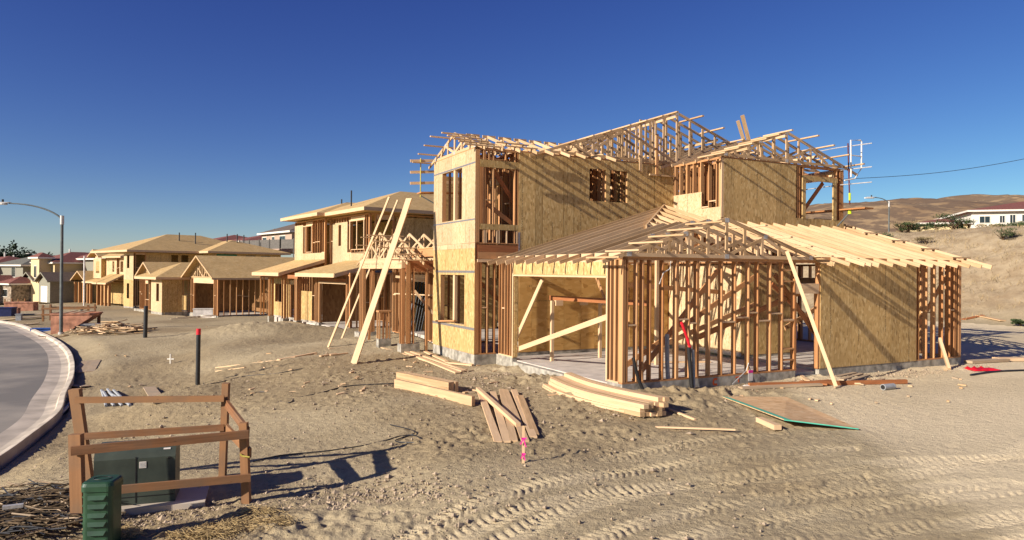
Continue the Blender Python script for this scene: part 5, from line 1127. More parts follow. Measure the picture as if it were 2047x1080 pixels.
# cabinet
t0 = Vector((-5.72, 9.70, -.67)); cab = empty('utility_cabinet', tuple(t0), radians(19), label='dark green two-door electrical cabinet inside the timber barrier', cat='cabinet')
def body(m):
    prof = [(0, 0), (.0, .64), (.03, .71), (.10, .76), (.20, .785), (.52, .785), (.55, .76), (.55, 0)]
    vs = [(x, y, z) for x in (0, 1.02) for y, z in prof]; n = len(prof)
    fs = [tuple(range(n)), tuple(range(n, 2*n))[::-1]]+[(i, n+i, n+(i+1) % n, (i+1) % n) for i in range(n)]
    m.add(vs, fs, 'cabinet_green')
part(cab, 'body', body)
part(cab, 'door_seam', lambda m: m.box(.513, .527, -.004, .0, .02, .66, 'black_plastic'))
part(cab, 'base_seam', lambda m: m.box(.02, 1.0, -.004, .0, .10, .11, 'black_plastic'))
sg = part(cab, 'notice_sticker', lambda m: m.box(.56, .65, -.006, -.001, .50, .59, 'sign_white')); m = MB(); 
for k in range(4): m.box(.57, .64, -.0085, -.0065, .515+.018*k, .522+.018*k, 'paper_grey')
m.build('print', sg)
part(cab, 'number_label', lambda m: m.beam((.86, .06, .738), (.95, .06, .738), .03, .004, 'sign_white', up=(0, -.6, 1)))
part(cab, 'lock', lambda m: m.tube([(.94, -.012, .62), (.94, .0, .62)], .018, 'black_plastic', 10))
mb = MB(); mb.box(-.12, 1.42, -.16, .78, -.14, -.005, 'kerb_concrete'); o = mb.build('concrete_pad', None, label='low concrete pad under the green cabinet', cat='pad'); o.location = t0; o.rotation_euler = (0, 0, radians(19))
# pedestal with louvres
pc = Vector((-4.93, 8.55, -.72)); ped = empty('utility_pedestal', tuple(pc), radians(8), label='bright green louvred pedestal in front of the timber barrier', cat='pedestal')
def rr(w_, d_, r_, n=5):
    P = []
    for cx, cy, a0 in ((w_-r_, -d_+r_, -90), (w_-r_, d_-r_, 0), (-w_+r_, d_-r_, 90), (-w_+r_, -d_+r_, 180)):
        for k in range(n+1): a = radians(a0+90*k/n); P.append((cx+r_*cos(a), cy+r_*sin(a)))
    return P
def loft(m, secs, mat):
    n = len(secs[0][0]); vs = [(x, y, z) for P, z in secs for x, y in P]; fs = []
    for i in range(len(secs)-1): fs += [(i*n+k, i*n+(k+1) % n, (i+1)*n+(k+1) % n, (i+1)*n+k) for k in range(n)]
    fs.append(tuple(range(n))[::-1]); fs.append(tuple(range((len(secs)-1)*n, len(secs)*n))); m.add(vs, fs, mat)
part(ped, 'body', lambda m: loft(m, [(rr(0.168, .17, .06), -.1), (rr(0.168, .17, .06), .70)], 'pedestal_green'))
part(ped, 'lid', lambda m: loft(m, [(rr(.185, .187, .07), .69), (rr(.185, .187, .07), .75), (rr(.175, .177, .07), .785), (rr(.155, .155, .07), .80)], 'pedestal_green'))
part(ped, 'lid_ring', lambda m: m.tube([(.10*cos(t*.3), .07*sin(t*.3), .803) for t in range(22)], .004, 'black_plastic', 5, rr=.5))
for k in range(6):
    z = .07+.105*k
    part(ped, 'louvre', lambda m, z=z: m.add([(-.10, -.171, z+.05), (.11, -.171, z+.05), (.11, -.171, z), (-.10, -.171, z), (-.08, -.205, z+.005), (.09, -.205, z+.005)], [(0, 3, 4), (1, 5, 2), (0, 4, 5, 1), (3, 2, 5, 4), (0, 1, 2, 3)], 'pedestal_green'))
    part(ped, 'louvre', lambda m, z=z: m.add([(-.169, -.10, z+.05), (-.169, .10, z+.05), (-.169, .10, z), (-.169, -.10, z), (-.2, -.08, z+.005), (-.2, .08, z+.005)], [(0, 4, 3), (1, 2, 5), (0, 1, 5, 4), (3, 4, 5, 2), (0, 3, 2, 1)], 'pedestal_green'))
# ---------------------------------------------- street lamps
def street_lamp(base, H_, arm, reach, label, rad=.11, rz=pi, scale=1):
    r = empty('street_lamp', tuple(base), rz, label=label, cat='street lamp', group='street lamps')
    part(r, 'pole', lambda m: m.tube([(0, 0, -.3), (0, 0, H_)], [rad, rad*.75], 'lamp_post_paint', 12))
    part(r, 'base_plate', lambda m: m.tube([(0, 0, -.05), (0, 0, .12)], rad*1.5, 'galvanised', 12))
    pts = [(reach*(1-cos(t*pi/2*.96))*.5+reach*.5*t, 0, H_-.25+arm*sin(t*pi/2)) for t in [k/10 for k in range(11)]]
    pts = [(reach*(t**1.5), 0, H_-.25+arm*sin(t*pi/2)) for t in [k/10 for k in range(11)]]
    part(r, 'arm', lambda m: m.tube(pts, [.055-.002*k for k in range(11)], 'lamp_post_paint', 8))
    part(r, 'collar', lambda m: m.tube([(0, 0, H_-.5), (0, 0, H_+.02)], rad*1.05, 'galvanised', 12))
    part(r, 'lamp_head', lambda m: loft(m, [([(reach+.75*cos(a)*(.9 if cos(a) > 0 else .35)*1.0+.35, .16*sin(a)) for a in [2*pi*j/14 for j in range(14)]], H_-.25+arm+z) for z in (-.08, .0)]+[([(reach+.6*cos(a)*.8+.3, .10*sin(a)) for a in [2*pi*j/14 for j in range(14)]], H_-.25+arm+.07)], 'galvanised'))
    part(r, 'photocell', lambda m: m.tube([(reach+.35, 0, H_-.2+arm), (reach+.35, 0, H_+arm-.02)], .06, 'black_plastic', 8))
    return r
b0 = G(122, 668); street_lamp(b0, PY(121, 432, b0.y).z-b0.z, .95, 3.0, 'tall grey street lamp by the kerb with its arm reaching out over the street', .10, pi*1.02)
q = PY(1777, 460, 66); street_lamp((q.x, q.y, gz(q.x, q.y)), PY(1777, 403, 66).z-gz(q.x, q.y), .6, 1.3, 'pale street lamp on the slope behind the house at right', .07, pi)
q = PY(222, 520, 150); street_lamp((q.x, q.y, gz(q.x, q.y)), 8.2, .8, 1.8, 'distant street lamp above the roof of the farthest framed house', .07, pi)
q = PY(78, 508, 170); street_lamp((q.x, q.y, gz(q.x, q.y)), 9.5, .8, 2.2, 'distant street lamp standing before the far trees', .09, pi)
for px, y0, y1, lab in ((168, 611, 512, 'tall slim white pole beside the farthest framed house'), (9, 560, 505, 'thin white pole among the far trees, left one'), (27, 560, 510, 'thin white pole among the far trees, right one'), (139, 545, 498, 'thin distant mast above the red-brown roof')):
    if y0 > 600: p = G(px, y0)
    else: p = PY(px, y0, 150); p.z = gz(p.x, p.y)
    mb = MB(); t = PY(px, y1, p.y); mb.tube([p-Vector((0, 0, .3)), Vector((p.x, p.y, t.z))], .11 if y0 > 600 else .16, 'white_wrap', 8); mb.build('pole', None, loc=tuple(p), label=lab, cat='pole')
# ---------------------------------------------- rusty skip
dp = G(101, 669); sk = empty('waste_skip', (dp.x, dp.y, dp.z), radians(14), label='rust-coloured waste skip with a sloping end beside the street lamp', cat='skip')
def skb(m):
    P = [(0, 0), (.72, 0), (2.25, 1.1), (2.25, 1.2), (0, 1.2)]; n = 5; vs = [(x, y, z) for y in (0, 1.7) for x, z in P]
    m.add(vs, [(0, 1, 2, 3, 4), (9, 8, 7, 6, 5), (0, 5, 6, 1), (1, 6, 7, 2), (2, 7, 8, 3), (4, 9, 5, 0)], 'rust_steel')
    m.box(.05, 2.2, .05, 1.65, 1.07, 1.08, 'rust_steel')
part(sk, 'body', skb); part(sk, 'rim', lambda m: (m.box(-.04, 2.3, -.05, .03, 1.17, 1.25, 'rust_steel'), m.box(-.04, 2.3, 1.67, 1.75, 1.17, 1.25, 'rust_steel'), m.box(-.05, .03, .031, 1.669, 1.17, 1.25, 'rust_steel'), m.box(2.23, 2.31, .031, 1.669, 1.17, 1.25, 'rust_steel')))
part(sk, 'rubbish_board', lambda m: [m.beam((x, .3, 1.2), (x+.7, 1.2, 1.35), .2, .04, 'old_board') for x in (.3, .8, 1.3)])
# scrap wood heap
hc = G(205, 668)
for k in range(95):
    a = rng.uniform(0, pi); rx = rng.gauss(0, 1.15); ry = rng.gauss(0, .75); hgt = .55*math.exp(-(rx/1.5)**2-(ry/1.0)**2)
    L_ = rng.uniform(.35, 1.5); x, y = hc.x+rx*1.05, hc.y+.9+ry; z = gz(x, y)+hgt*rng.uniform(.4, 1.1)+.04
    a = rng.gauss(.15, .5); dv = Vector((cos(a), sin(a), rng.uniform(-.22, .22)))*L_/2; c = Vector((x, y, z))
    board(c-dv, c+dv, rng.choice((.09, .14, .2)), .04, rng.choice(('pale_wood', 'pale_wood', 'truss_wood', 'old_board')), 'wood offcut in the scrap heap beside the rusty skip', 'offcuts in the scrap heap', name='offcut', cat='offcut', up=(0, .3, 1))
# site barriers and clutter far left
def mini(px, py, lab, n=2, w_=2.4, h_=1.1, rz=0.3):
    p = G(px, py); r = empty('timber_barrier', tuple(p), rz, label=lab, cat='barrier')
    for x, y in ((0, 0), (w_, 0), (0, 1.4), (w_, 1.4)): part(r, 'post', lambda m: m.beam((x, y, -.2), (x+rng.uniform(-.05, .05), y, h_), .12, .12, 'weathered_wood', up=(0, 1, 0)))
    for z in (.5, .95)[:n]:
        part(r, 'rail', lambda m: m.beam((-.1, -.08, z), (w_+.1, -.08, z), .04, .14, 'weathered_wood')); part(r, 'rail', lambda m: m.beam((-.1, 1.48, z), (w_+.1, 1.48, z), .04, .14, 'weathered_wood'))
mini(86, 643, 'brown timber barrier just behind the rusty skip', 2, 3.0, 1.2, .25); mini(10, 612, 'small dark barrier near the far street corner', 1, 1.5, .9, .1)
def crate(px, py, w_, d_, h_, mat, name, lab, cat, rz=.3):
    p = G(px, py); mb = MB(); mb.box(-w_/2, w_/2, -d_/2, d_/2, -.1, h_*.9, mat); mb.box(-w_/2-.04, w_/2+.04, -d_/2-.04, d_/2+.04, h_*.9+.002, h_, mat); o = mb.build(name, None, label=lab, cat=cat); o.location = p; o.rotation_euler = (0, 0, rz)
crate(43, 622, 2.6, 1.6, .95, 'rust_steel', 'covered_bin', 'dark brown covered bin far along the kerb', 'bin'); crate(38, 641, .35, .35, .5, 'grey_pvc', 'bucket', 'pale grey bucket at the kerb edge', 'bucket')
crate(5, 632, 1.6, 1.2, .7, 'navy_tarp', 'covered_pallet', 'navy tarp covered pallet at the left edge', 'pallet'); crate(22, 627, 1.2, .8, .5, 'rust_steel', 'sack_pile', 'brown sacks beside the navy tarp', 'sack')
crate(92, 660, 1.5, .8, .12, 'blue_tarp', 'tarp', 'folded bright blue tarp left of the rusty skip', 'tarp'); crate(180, 660, .9, .6, .4, 'white_wrap', 'plastic_bag', 'white plastic bag on the scrap heap side near the skip', 'bag'); crate(168, 662, .8, .5, .3, 'black_plastic', 'plastic_bag', 'black plastic bag between the skip and the scrap heap', 'bag')
for i, (px, py, w_, l_, a) in enumerate(((70, 630, .9, 3.5, .2), (20, 640, .7, 2.2, -.2), (52, 650, .5, 1.5, .5), (130, 615, .6, 3, .1), (28, 655, .3, 1.2, .4), (60, 637, .6, 1.5, 1.0))):
    p = G(px, py, 0); dv = Vector((cos(a), sin(a), 0))*l_/2; board(on(p-dv, .06), on(p+dv, .10), w_, .05, 'old_board', ['long grey sheet lying on dirt behind the kerb', 'broad warped board near the navy tarp', 'small board on the kerb side left of the skip', 'pale plank far behind the rusty skip', 'short stick by the far kerb', 'grey board angled by the covered bin'][i])
for i, (px, py) in enumerate(((345, 640), (355, 637))):
    p = G(px*1.08+10, py-2); dv = Vector((1.1, .9, 0)); board(on(p-dv, .05), on(p+dv, .12), .2, .04, 'old_board', ['nearer loose plank before the third house garage', 'farther loose plank before the third house garage'][i])
crate(407, 629, 1.5, .9, .5, 'white_wrap', 'wrapped_pallet', 'white wrapped material in the mouth of the gabled garage', 'pallet'); crate(515, 622, .9, .7, .6, 'white_wrap', 'wrapped_pallet', 'white wrapped bundle beside the second house porch', 'pallet')
# ---------------------------------------------- conduits, hoses and cords
def hose(pts, rad, mat, name, lab, cat, lift=0, sub=6, n=6):
    P = [on(G(*p), rad+lift) if len(p) == 2 else Vector(p) for p in pts]; out = []
    for i in range(len(P)-1):
        a, b, c, d = P[max(i-1, 0)], P[i], P[i+1], P[min(i+2, len(P)-1)]
        for k in range(sub): t = k/sub; out.append(.5*((2*b)+(-a+c)*t+(2*a-5*b+4*c-d)*t*t+(-a+3*b-3*c+d)*t**3))
    out.append(P[-1])
    if len(pts[0]) == 2: out = [Vector((q.x, q.y, max(q.z, gz(q.x, q.y)+rad))) for q in out]
    mb = MB(); mb.tube(out, rad, mat, n); return mb.build(name, None, loc=tuple(P[0]), label=lab, cat=cat)
hose([(522, 800), (575, 800), (640, 787), (690, 774), (740, 770), (795, 768)], .016, 'black_plastic', 'cord', 'black cord running across dirt to the short beams', 'cord')
hose([(400, 774), (450, 763), (490, 753), (550, 748), (605, 738)], .013, 'black_plastic', 'cord', 'thin cord crossing dirt behind the black post with red top', 'cord')
hose([(500, 792), (512, 786), (530, 785), (545, 790), (560, 803), (580, 806), (585, 796), (560, 790), (552, 798), (575, 792), (548, 795), (556, 806)], .014, 'black_plastic', 'cord_coil', 'tangled coil of black cord in open dirt', 'cord')
hose([(505, 925), (560, 912), (650, 903), (720, 893), (770, 882), (800, 873), (830, 872), (845, 885), (820, 886), (790, 882), (830, 865), (780, 850)], .011, 'black_plastic', 'cord', 'thin black wire looping away from the barrier shadow', 'cord')
for i, (a, b) in enumerate((((75, 872), (130, 800)), ((98, 840), (135, 797)), ((85, 860), (142, 808)), ((112, 838), (146, 808)))):
    hose([a, ((a[0]+b[0])/2+2, (a[1]+b[1])/2+3), b], .045, ('grey_pvc', 'black_plastic')[i % 2], 'conduit', ['grey conduit lying in the trench along the kerb, nearest end', 'black conduit behind the kerb', 'grey conduit in the middle of the kerb bundle', 'short black conduit right of the kerb bundle'][i], 'conduit')
hose([(122, 799), (118, 786), (124, 780), (134, 786), (132, 797)], .025, 'yellow_tape', 'tape_loop', 'yellow tape looped round the conduit ends by the kerb', 'tape', .05)
for i in range(7):
    a = (203+i*4, 783+(i % 3)*5); b = (212+i*8, 814-(i % 2)*5); hose([a, b], .04, 'grey_pvc', 'conduit', 'grey conduit length in the bundle seen through the barrier', 'conduit', .03*(i % 2))
    bpy.data.objects[COL.objects[-1].name]['group'] = 'bundle of grey conduits behind the barrier'
hose([(1940, 752), (1990, 745), (2060, 742)], .03, 'black_plastic', 'hose', 'black hose lying at the right edge in front of the yellow planks', 'hose')
# red ducts and pipes at the front wall
def wt_(pts, rad, mat, name, lab, cat, n=8):
    P = [W(*p) for p in pts]; mb = MB(); mb.tube(P, rad, mat, n); return mb.build(name, None, loc=tuple(P[0]), label=lab, cat=cat)
wt_([(1.74, -.02, 1.42), (1.80, -.05, 1.25), (1.90, -.07, 1.0), (1.97, -.08, .78)], .035, 'red_plastic', 'red_tube', 'glossy red tube curving down over the front studs', 'tube')
wt_([(1.93, -.08, .80), (1.97, -.09, .3), (2.02, -.10, -.22)], .05, 'black_plastic', 'conduit_riser', 'black conduit rising from dirt under the red tube', 'conduit'); wt_([(2.06, -.08, .74), (2.08, -.09, .3), (2.09, -.10, -.20)], .035, 'grey_pvc', 'conduit_riser', 'thin grey conduit right beside the black riser', 'conduit')
wt_([(1.42, .12, 1.12), (1.43, .12, .4), (1.46, .12, .02)], .055, 'grey_pvc', 'conduit_riser', 'dark grey duct inside the wall left of the red tube', 'conduit'); wt_([(1.05, -.03, 2.35), (1.16, -.04, 2.62), (1.36, -.04, 2.72), (1.40, -.03, 2.9)], .014, 'galvanised', 'cable_whip', 'thin bent cable near the top of the front studs', 'cable')
wt_([(.28, -.05, .62), (.33, -.06, .4), (.42, -.07, .1), (.55, -.12, -.2)], .04, 'black_plastic', 'black_flashing', 'torn black membrane hanging over the stem wall corner', 'membrane')
wt_([(3.3, -.16, -.18), (3.9, -.02, .1), (4.0, -.01, .3)], .012, 'galvanised', 'cable_tail', 'thin cable tail rising by the white tag', 'cable')
tg = W(4.02, -.05, 0); rt = empty('hang_tag', tuple(tg), TH, label='white and red tag hanging at the sill of the front studs', cat='tag')
part(rt, 'card', lambda m: m.box(-.09, .07, -.02, -.014, -.16, .12, 'sign_white')); part(rt, 'red_band', lambda m: m.box(-.09, .07, -.025, -.021, .05, .12, 'pink_tape')); part(rt, 'tie', lambda m: m.tube([(-.01, -.018, .12), (.0, .03, .2)], .008, 'black_plastic', 5))
# orange sprayed letters on the stem wall
def spray():
    m = MB(); z0 = -.13
    def st(pts, w_=.03):
        for a, b in zip(pts, pts[1:]): m.beam((a[0], -.004, a[1]), (b[0], -.004, b[1]), .003, w_, 'orange_paint', up=(-(b[1]-a[1]), 0, b[0]-a[0]))
    st([(2.93, .07+z0), (2.84, .09+z0), (2.80, .02+z0), (2.81, -.05+z0), (2.93, -.06+z0)], .05)
    st([(3.55, .08+z0), (3.75, .09+z0)]); st([(3.66, .09+z0), (3.66, -.05+z0)])
    m.build('spray_mark', A)
spray()
pv = MB(); pv.tube([W(6.7, 3.0, .06), W(6.72, 5.9, .06)], .07, 'white_pvc', 10); pv.build('pvc_pipe', None, label='white pipe lying along the lit inner panel behind the front studs', cat='pipe')
for i in range(6):
    o = wt_([(.1+.12*i, 15.8, -.1), (.55+.14*i, 15.85, 2.4)], .045, 'black_plastic', 'black_pipe', 'black pipe leaning on the dark wall under the porch', 'pipe'); o['group'] = 'black pipes leaning under the porch'
# red rag, white scraps
def rag(px, py, mat, name, lab, s_=.4):
    p = on(G(px, py), 0); n = 10; vs = []
    for j in range(n):
        for i in range(n): vs.append((p.x+(i/(n-1)-.5)*s_*1.8, p.y+(j/(n-1)-.5)*s_, p.z+.03+.10*s_*abs(mnoise.noise(Vector((i*.5, j*.6, px))))*3*(1 if 0 < i < n-1 and 0 < j < n-1 else .2)))
    vs2 = [(x, y, z-.012) for x, y, z in vs]; N = n*n; fs = [(j*n+i, j*n+i+1, (j+1)*n+i+1, (j+1)*n+i) for j in range(n-1) for i in range(n-1)]
    rim = [i for i in range(n)]+[j*n+n-1 for j in range(1, n)]+[(n-1)*n+i for i in range(n-2, -1, -1)]+[j*n for j in range(n-2, 0, -1)]
    f2 = fs+[tuple(N+i for i in f)[::-1] for f in fs]+[(rim[k], N+rim[k], N+rim[(k+1) % len(rim)], rim[(k+1) % len(rim)]) for k in range(len(rim))]
    mb = MB(); mb.add(vs+vs2, f2, mat); mb.build(name, None, loc=tuple(p), smooth=True, label=lab, cat='rag' if mat == 'red_plastic' else 'litter')
rag(1966, 741, 'red_plastic', 'red_cloth', 'crumpled red cloth on dirt at the right slab corner', .5); rag(736, 690, 'white_wrap', 'paper_litter', 'white crumpled paper by the porch pillar base', .35); rag(790, 683, 'white_wrap', 'paper_litter', 'white crumpled paper right of the porch pillar base', .28)
rag(1503, 774, 'white_wrap', 'wrapper', 'silver wrapper on the end of the reddish beam', .22)
# small chips of wood
for k in range(150):
    if k < 60: px, py = rng.uniform(700, 1240), rng.uniform(690, 800)
    elif k < 110: px, py = rng.uniform(1240, 1960), rng.uniform(735, 810)
    elif k < 150: px, py = rng.uniform(160, 720), rng.uniform(640, 800)
    else: px, py = rng.uniform(300, 1900), rng.uniform(800, 1060)
    p = G(px, py); q = (Vector((p.x-HX, p.y-HY))); uu, vv = q.x*U.x+q.y*U.y, q.x*V.x+q.y*V.y
    if -.2 < uu < 13.3 and vv > -.15 or (uu > -.9 and vv > 6.7) or kd(p.x, p.y) < .4: continue
    a = rng.uniform(0, pi); s_ = rng.uniform(.05, .2)*(1.4 if k < 60 else 1); dv = Vector((cos(a), sin(a), 0))*s_/2
    board(on(p-dv, .025), on(p+dv, .03), rng.uniform(.03, .09), .03, rng.choice(('pale_wood', 'truss_wood', 'old_board')), 'tiny wood chip scattered over the dirt', 'wood chips scattered over the dirt', name='wood_chip', cat='wood chip')
# clods
mb = MB()
def clod(p, s_):
    vs = []; 
    for (x, y, z) in ((1, 0, 0), (-1, 0, 0), (0, 1, 0), (0, -1, 0), (0, 0, 1), (0, 0, -1)): vs.append((p.x+x*s_*rng.uniform(.6, 1.3), p.y+y*s_*rng.uniform(.6, 1.3), p.z+z*s_*rng.uniform(.4, .9)))
    mb.add(vs, [(0, 2, 4), (2, 1, 4), (1, 3, 4), (3, 0, 4), (2, 0, 5), (1, 2, 5), (3, 1, 5), (0, 3, 5)], 'dirt_clod')
plain('dirt_clod', (.38, .31, .235), .95, 0, .2, 3, bmp=.4)
for k in range(15000):
    z_ = rng.random()
    if z_ < .28: x, y = rng.gauss(-2.8, 1.1), rng.gauss(9.6, .6)
    elif z_ < .40: x, y = rng.gauss(.6, 1.2), rng.gauss(19.8, .9)
    elif z_ < .56: q = W(rng.uniform(-.4, 13.5), rng.gauss(-.55, .28)); x, y = q.x, q.y
    elif z_ < .66: x, y = rng.gauss(3.6, .8), rng.gauss(15.4, .4)
    elif z_ < .76: x, y = rng.gauss(-3.9, 1.0), rng.gauss(9.3, .35)
    else: x, y = rng.uniform(-9, 3.5), rng.uniform(7.5, 26)
    if kd(x, y) < .5: continue
    q = Vector((x-HX, y-HY)); uu, vv = q.x*U.x+q.y*U.y, q.x*V.x+q.y*V.y
    if (-.1 < uu and vv > -.02) : continue
    clod(gp(x, y, .01), min(.07, rng.lognormvariate(-4.25, .6)))
mb.build('dirt_clods', None, label='loose clods of dry earth strewn over the site', cat='clods', kind='stuff')
# straw and brush
SC = [(*G(px_, py_).xy, a_, b_) for px_, py_, a_, b_ in ((235, 1078, .12, .08), (440, 1068, .2, .1), (500, 1052, .2, .12), (545, 1058, .12, .08), (400, 1080, .25, .08), (520, 1035, .12, .06), (60, 1015, .15, .05))]
mb = MB()
for k in range(2600):
    c = rng.choice(SC)
    x, y = rng.gauss(c[0], c[2]), rng.gauss(c[1], c[3])
    a = rng.uniform(0, 2*pi); L_ = rng.uniform(.08, .22); p = gp(x, y, rng.uniform(.02, .12)); dv = Vector((cos(a), sin(a), rng.uniform(-.4, .4)))*L_/2
    mb.beam(p-dv, p+dv, .005, .004, 'straw', r=rng.random())
mb.build('straw', None, label='golden loose straw along the bottom edge', cat='straw', kind='stuff')
mb = MB()
for k in range(520):
    x, y = rng.uniform(-7.4, -5.75), rng.uniform(8.75, 10.0)
    if rng.random() < .3: x, y = rng.gauss(-7, .6), rng.gauss(9.9, .5)
    a = rng.gauss(.1, .5); L_ = rng.uniform(.3, 1.3); p = gp(x, y, rng.uniform(.02, .16)); P = []
    for j in range(5): P.append(p+Vector((cos(a)*L_*(j/4-.5), sin(a)*L_*(j/4-.5)+rng.uniform(-.04, .04), rng.uniform(-.05, .07))))
    mb.tube(P, rng.uniform(.004, .014), rng.choice(('dead_brush',)*6+('black_plastic',)*3+('old_board',)), 4)
mb.build('dead_brush', None, label='tangle of dark dead twigs and wires in the bottom left corner', cat='brush', kind='stuff')
board(PY(5, 1015, 8.6), PY(47, 1010, 8.7), .06, .04, 'galvanised', 'short grey metal strip lying in the bottom left brush')
# ---------------------------------------------- scaffold brackets on the house
sc = empty('scaffold_bracket', tuple(W(13.3, 4.0, 5.4)), TH, label='scaffold bracket with white end gate at the right corner of the upper storey', cat='scaffold')
q = lambda u, v, z: (u-13.3-.5, v-4.0, z-5.4)
part(sc, 'upright', lambda m: m.tube([q(13.5, 4.0, 7.45), q(13.62, 4.0, 5.2)], .024, 'dark_red_paint', 8)); part(sc, 'clamp', lambda m: m.tube([q(13.60, 3.99, 5.62), q(13.61, 3.99, 5.35)], .04, 'lime_paint', 8)); part(sc, 'clamp', lambda m: m.tube([q(13.62, 4.0, 5.05), q(13.62, 4.0, 4.85)], .06, 'lime_paint', 8))
part(sc, 'end_gate', lambda m: m.tube([q(13.55, 3.9, 6.2), q(13.52, 3.9, 7.55), q(14.05, 3.9, 7.6), q(14.12, 3.9, 7.55), q(14.12, 3.9, 6.55), q(13.75, 3.9, 6.15), q(13.2, 3.9, 6.05)], .024, 'white_trim', 8)); part(sc, 'gate_bar', lambda m: m.tube([q(13.55, 3.9, 7.0), q(14.1, 3.9, 7.0)], .02, 'white_trim', 8))
for z0, z1 in ((7.15, 7.35), (6.35, 6.5), (5.75, 5.95)): part(sc, 'guard_rail', lambda m: m.tube([q(13.3, 9.0, z0+.1), q(13.5, 4.4, z1), q(13.75, 3.2, z1)], .018, 'galvanised', 6))
part(sc, 'walk_board', lambda m: m.beam(q(13.55, 9.0, 5.02), q(13.75, 3.3, 5.02), .5, .05, 'stud_wood')); part(sc, 'brace', lambda m: m.tube([q(13.22, 4.2, 4.4), q(13.75, 4.1, 4.92)], .03, 'lamp_post_paint', 6))
# guard rails at the left of the tower
sc2 = empty('scaffold_bracket', tuple(W(-1.1, 10.9, 5.4)), TH, label='guard rail boards on a yellow upright at the left side of the tower top', cat='scaffold')
q = lambda u, v, z: (u+1.1, v-10.9, z-5.4)
part(sc2, 'upright', lambda m: m.tube([q(-1.12, 10.85, 6.72), q(-1.12, 10.85, 5.3)], .022, 'yellow_tape', 8))
for z in (6.66, 6.25, 5.85): part(sc2, 'guard_rail', lambda m, z=z: m.beam(q(-1.5, 10.9, z-.06), q(1.5, 10.75, z+.18), .04, .10, 'pale_wood'))
part(sc2, 'walk_board', lambda m: m.beam(q(-1.2, 10.8, 5.45), q(1.5, 10.8, 5.6), .45, .05, 'stud_wood')); part(sc2, 'brace', lambda m: m.tube([q(-1.1, 10.85, 5.35), q(-.4, 10.6, 4.95)], .025, 'lamp_post_paint', 6))
board(W(10.2, 6.3, 7.5), W(9.72, 6.2, 8.35), .04, .12, 'truss_wood', 'board sticking up steeply between the two roof gables, left one', 'boards sticking up from the roof', up=(1, 0, 0)); board(W(10.35, 6.2, 7.5), W(9.85, 6.1, 8.55), .04, .14, 'truss_wood', 'board sticking up steeply between the two roof gables, right one', 'boards sticking up from the roof', up=(1, 0, 0))
sc3 = empty('scaffold_bracket', tuple(W(12.2, 9, 4.7)), TH, label='yellow-green scaffold clamp and plank glimpsed through the upper right opening', cat='scaffold')
part(sc3, 'clamp', lambda m: m.tube([(0, 0, 0), (0, 0, .9)], .06, 'lime_paint', 8)); part(sc3, 'guard_rail', lambda m: m.tube([(-1, 0, .9), (1.2, 0, .9)], .03, 'lamp_post_paint', 6)); part(sc3, 'walk_board', lambda m: m.beam((-1.2, .2, .1), (1.0, .2, .1), .4, .05, 'old_board'))
# overhead wire
a, b = PY(1690, 358, 44), PY(2120, 303, 44); mb = MB(); P = [a.lerp(b, t/14)-Vector((0, 0, .35*sin(pi*t/14))) for t in range(-6, 15)]; mb.tube(P, .016, 'black_plastic', 5); mb.build('overhead_wire', None, label='single black overhead wire rising to the right across the sky', cat='wire')
# ------------------------------------------------------------------ trees and bushes
def foliage(mb, c, rx, ry, rz_, n, leaf, mat, clumps=9, seed=0):
    rg = random.Random(seed); cs = []
    for k in range(clumps):
        a = rg.uniform(0, 2*pi); e = rg.uniform(-.5, 1); r_ = rg.uniform(.3, .75); cs.append((Vector((c[0]+rx*r_*cos(a), c[1]+ry*r_*sin(a), c[2]+rz_*e*.75)), rg.uniform(.28, .5), rg.random()))
    for k in range(n):
        p0, s_, t_ = cs[rg.randrange(clumps)]; d = Vector((rg.gauss(0, 1), rg.gauss(0, 1), rg.gauss(0, .8))); d.normalize(); d *= rg.random()**.4
        p = p0+Vector((d.x*rx*s_, d.y*ry*s_, d.z*rz_*s_)); a = Vector((rg.gauss(0, 1), rg.gauss(0, 1), rg.gauss(0, 1))).normalized(); b = a.orthogonal().normalized(); l = leaf*rg.uniform(.6, 1.4)
        mb.add([p-a*l, p+b*l*.5, p+a*l, p-b*l*.5], [(0, 1, 2, 3)], mat, None, min(1, max(0, t_*.6+rg.random()*.4)))
def tree(px, py, Y, w_, h_, lab, mat='leaf_green', n=900, group='trees in the distance', name='tree', ground=None, leaf=None):
    p = PY(px, py, Y); g = gz(p.x, p.y) if ground is None else ground; r = empty(name, (p.x, p.y, g), 0, label=lab, cat='tree' if name == 'tree' else 'bush', group=group)
    th = h_*.35 if name == 'tree' else h_*.15
    def tk(m):
        m.tube([(0, 0, -.3), (.05*w_, 0, th), (0, .03*w_, h_*.7)], [w_*.05, w_*.035, w_*.01], 'trunk_bark', 7)
    part(r, 'trunk', tk)
    def lb(m):
        for k in range(5): a = k*1.3; m.tube([(0, 0, th*.8), (w_*.25*cos(a), w_*.25*sin(a), h_*(.55+.06*k))], [w_*.02, w_*.006], 'trunk_bark', 5)
    q = MB(); lb(q); 
    for (v0, v1, f0, f1) in q.pieces:
        z = MB(); z.mats = q.mats; z.v = q.v[v0:v1]; z.f = [tuple(i-v0 for i in f) for f in q.f[f0:f1]]; z.m = q.m[f0:f1]; z.bc = q.bc[v0:v1]; z.r = q.r[v0:v1]; z.build('limb', r)
    mb = MB(); foliage(mb, (0, 0, (h_+th)/2), w_*.62, w_*.62, (h_-th)*.62, n, leaf or w_*.045, mat, 10, seed=int(px*7+py)); mb.build('crown', r)
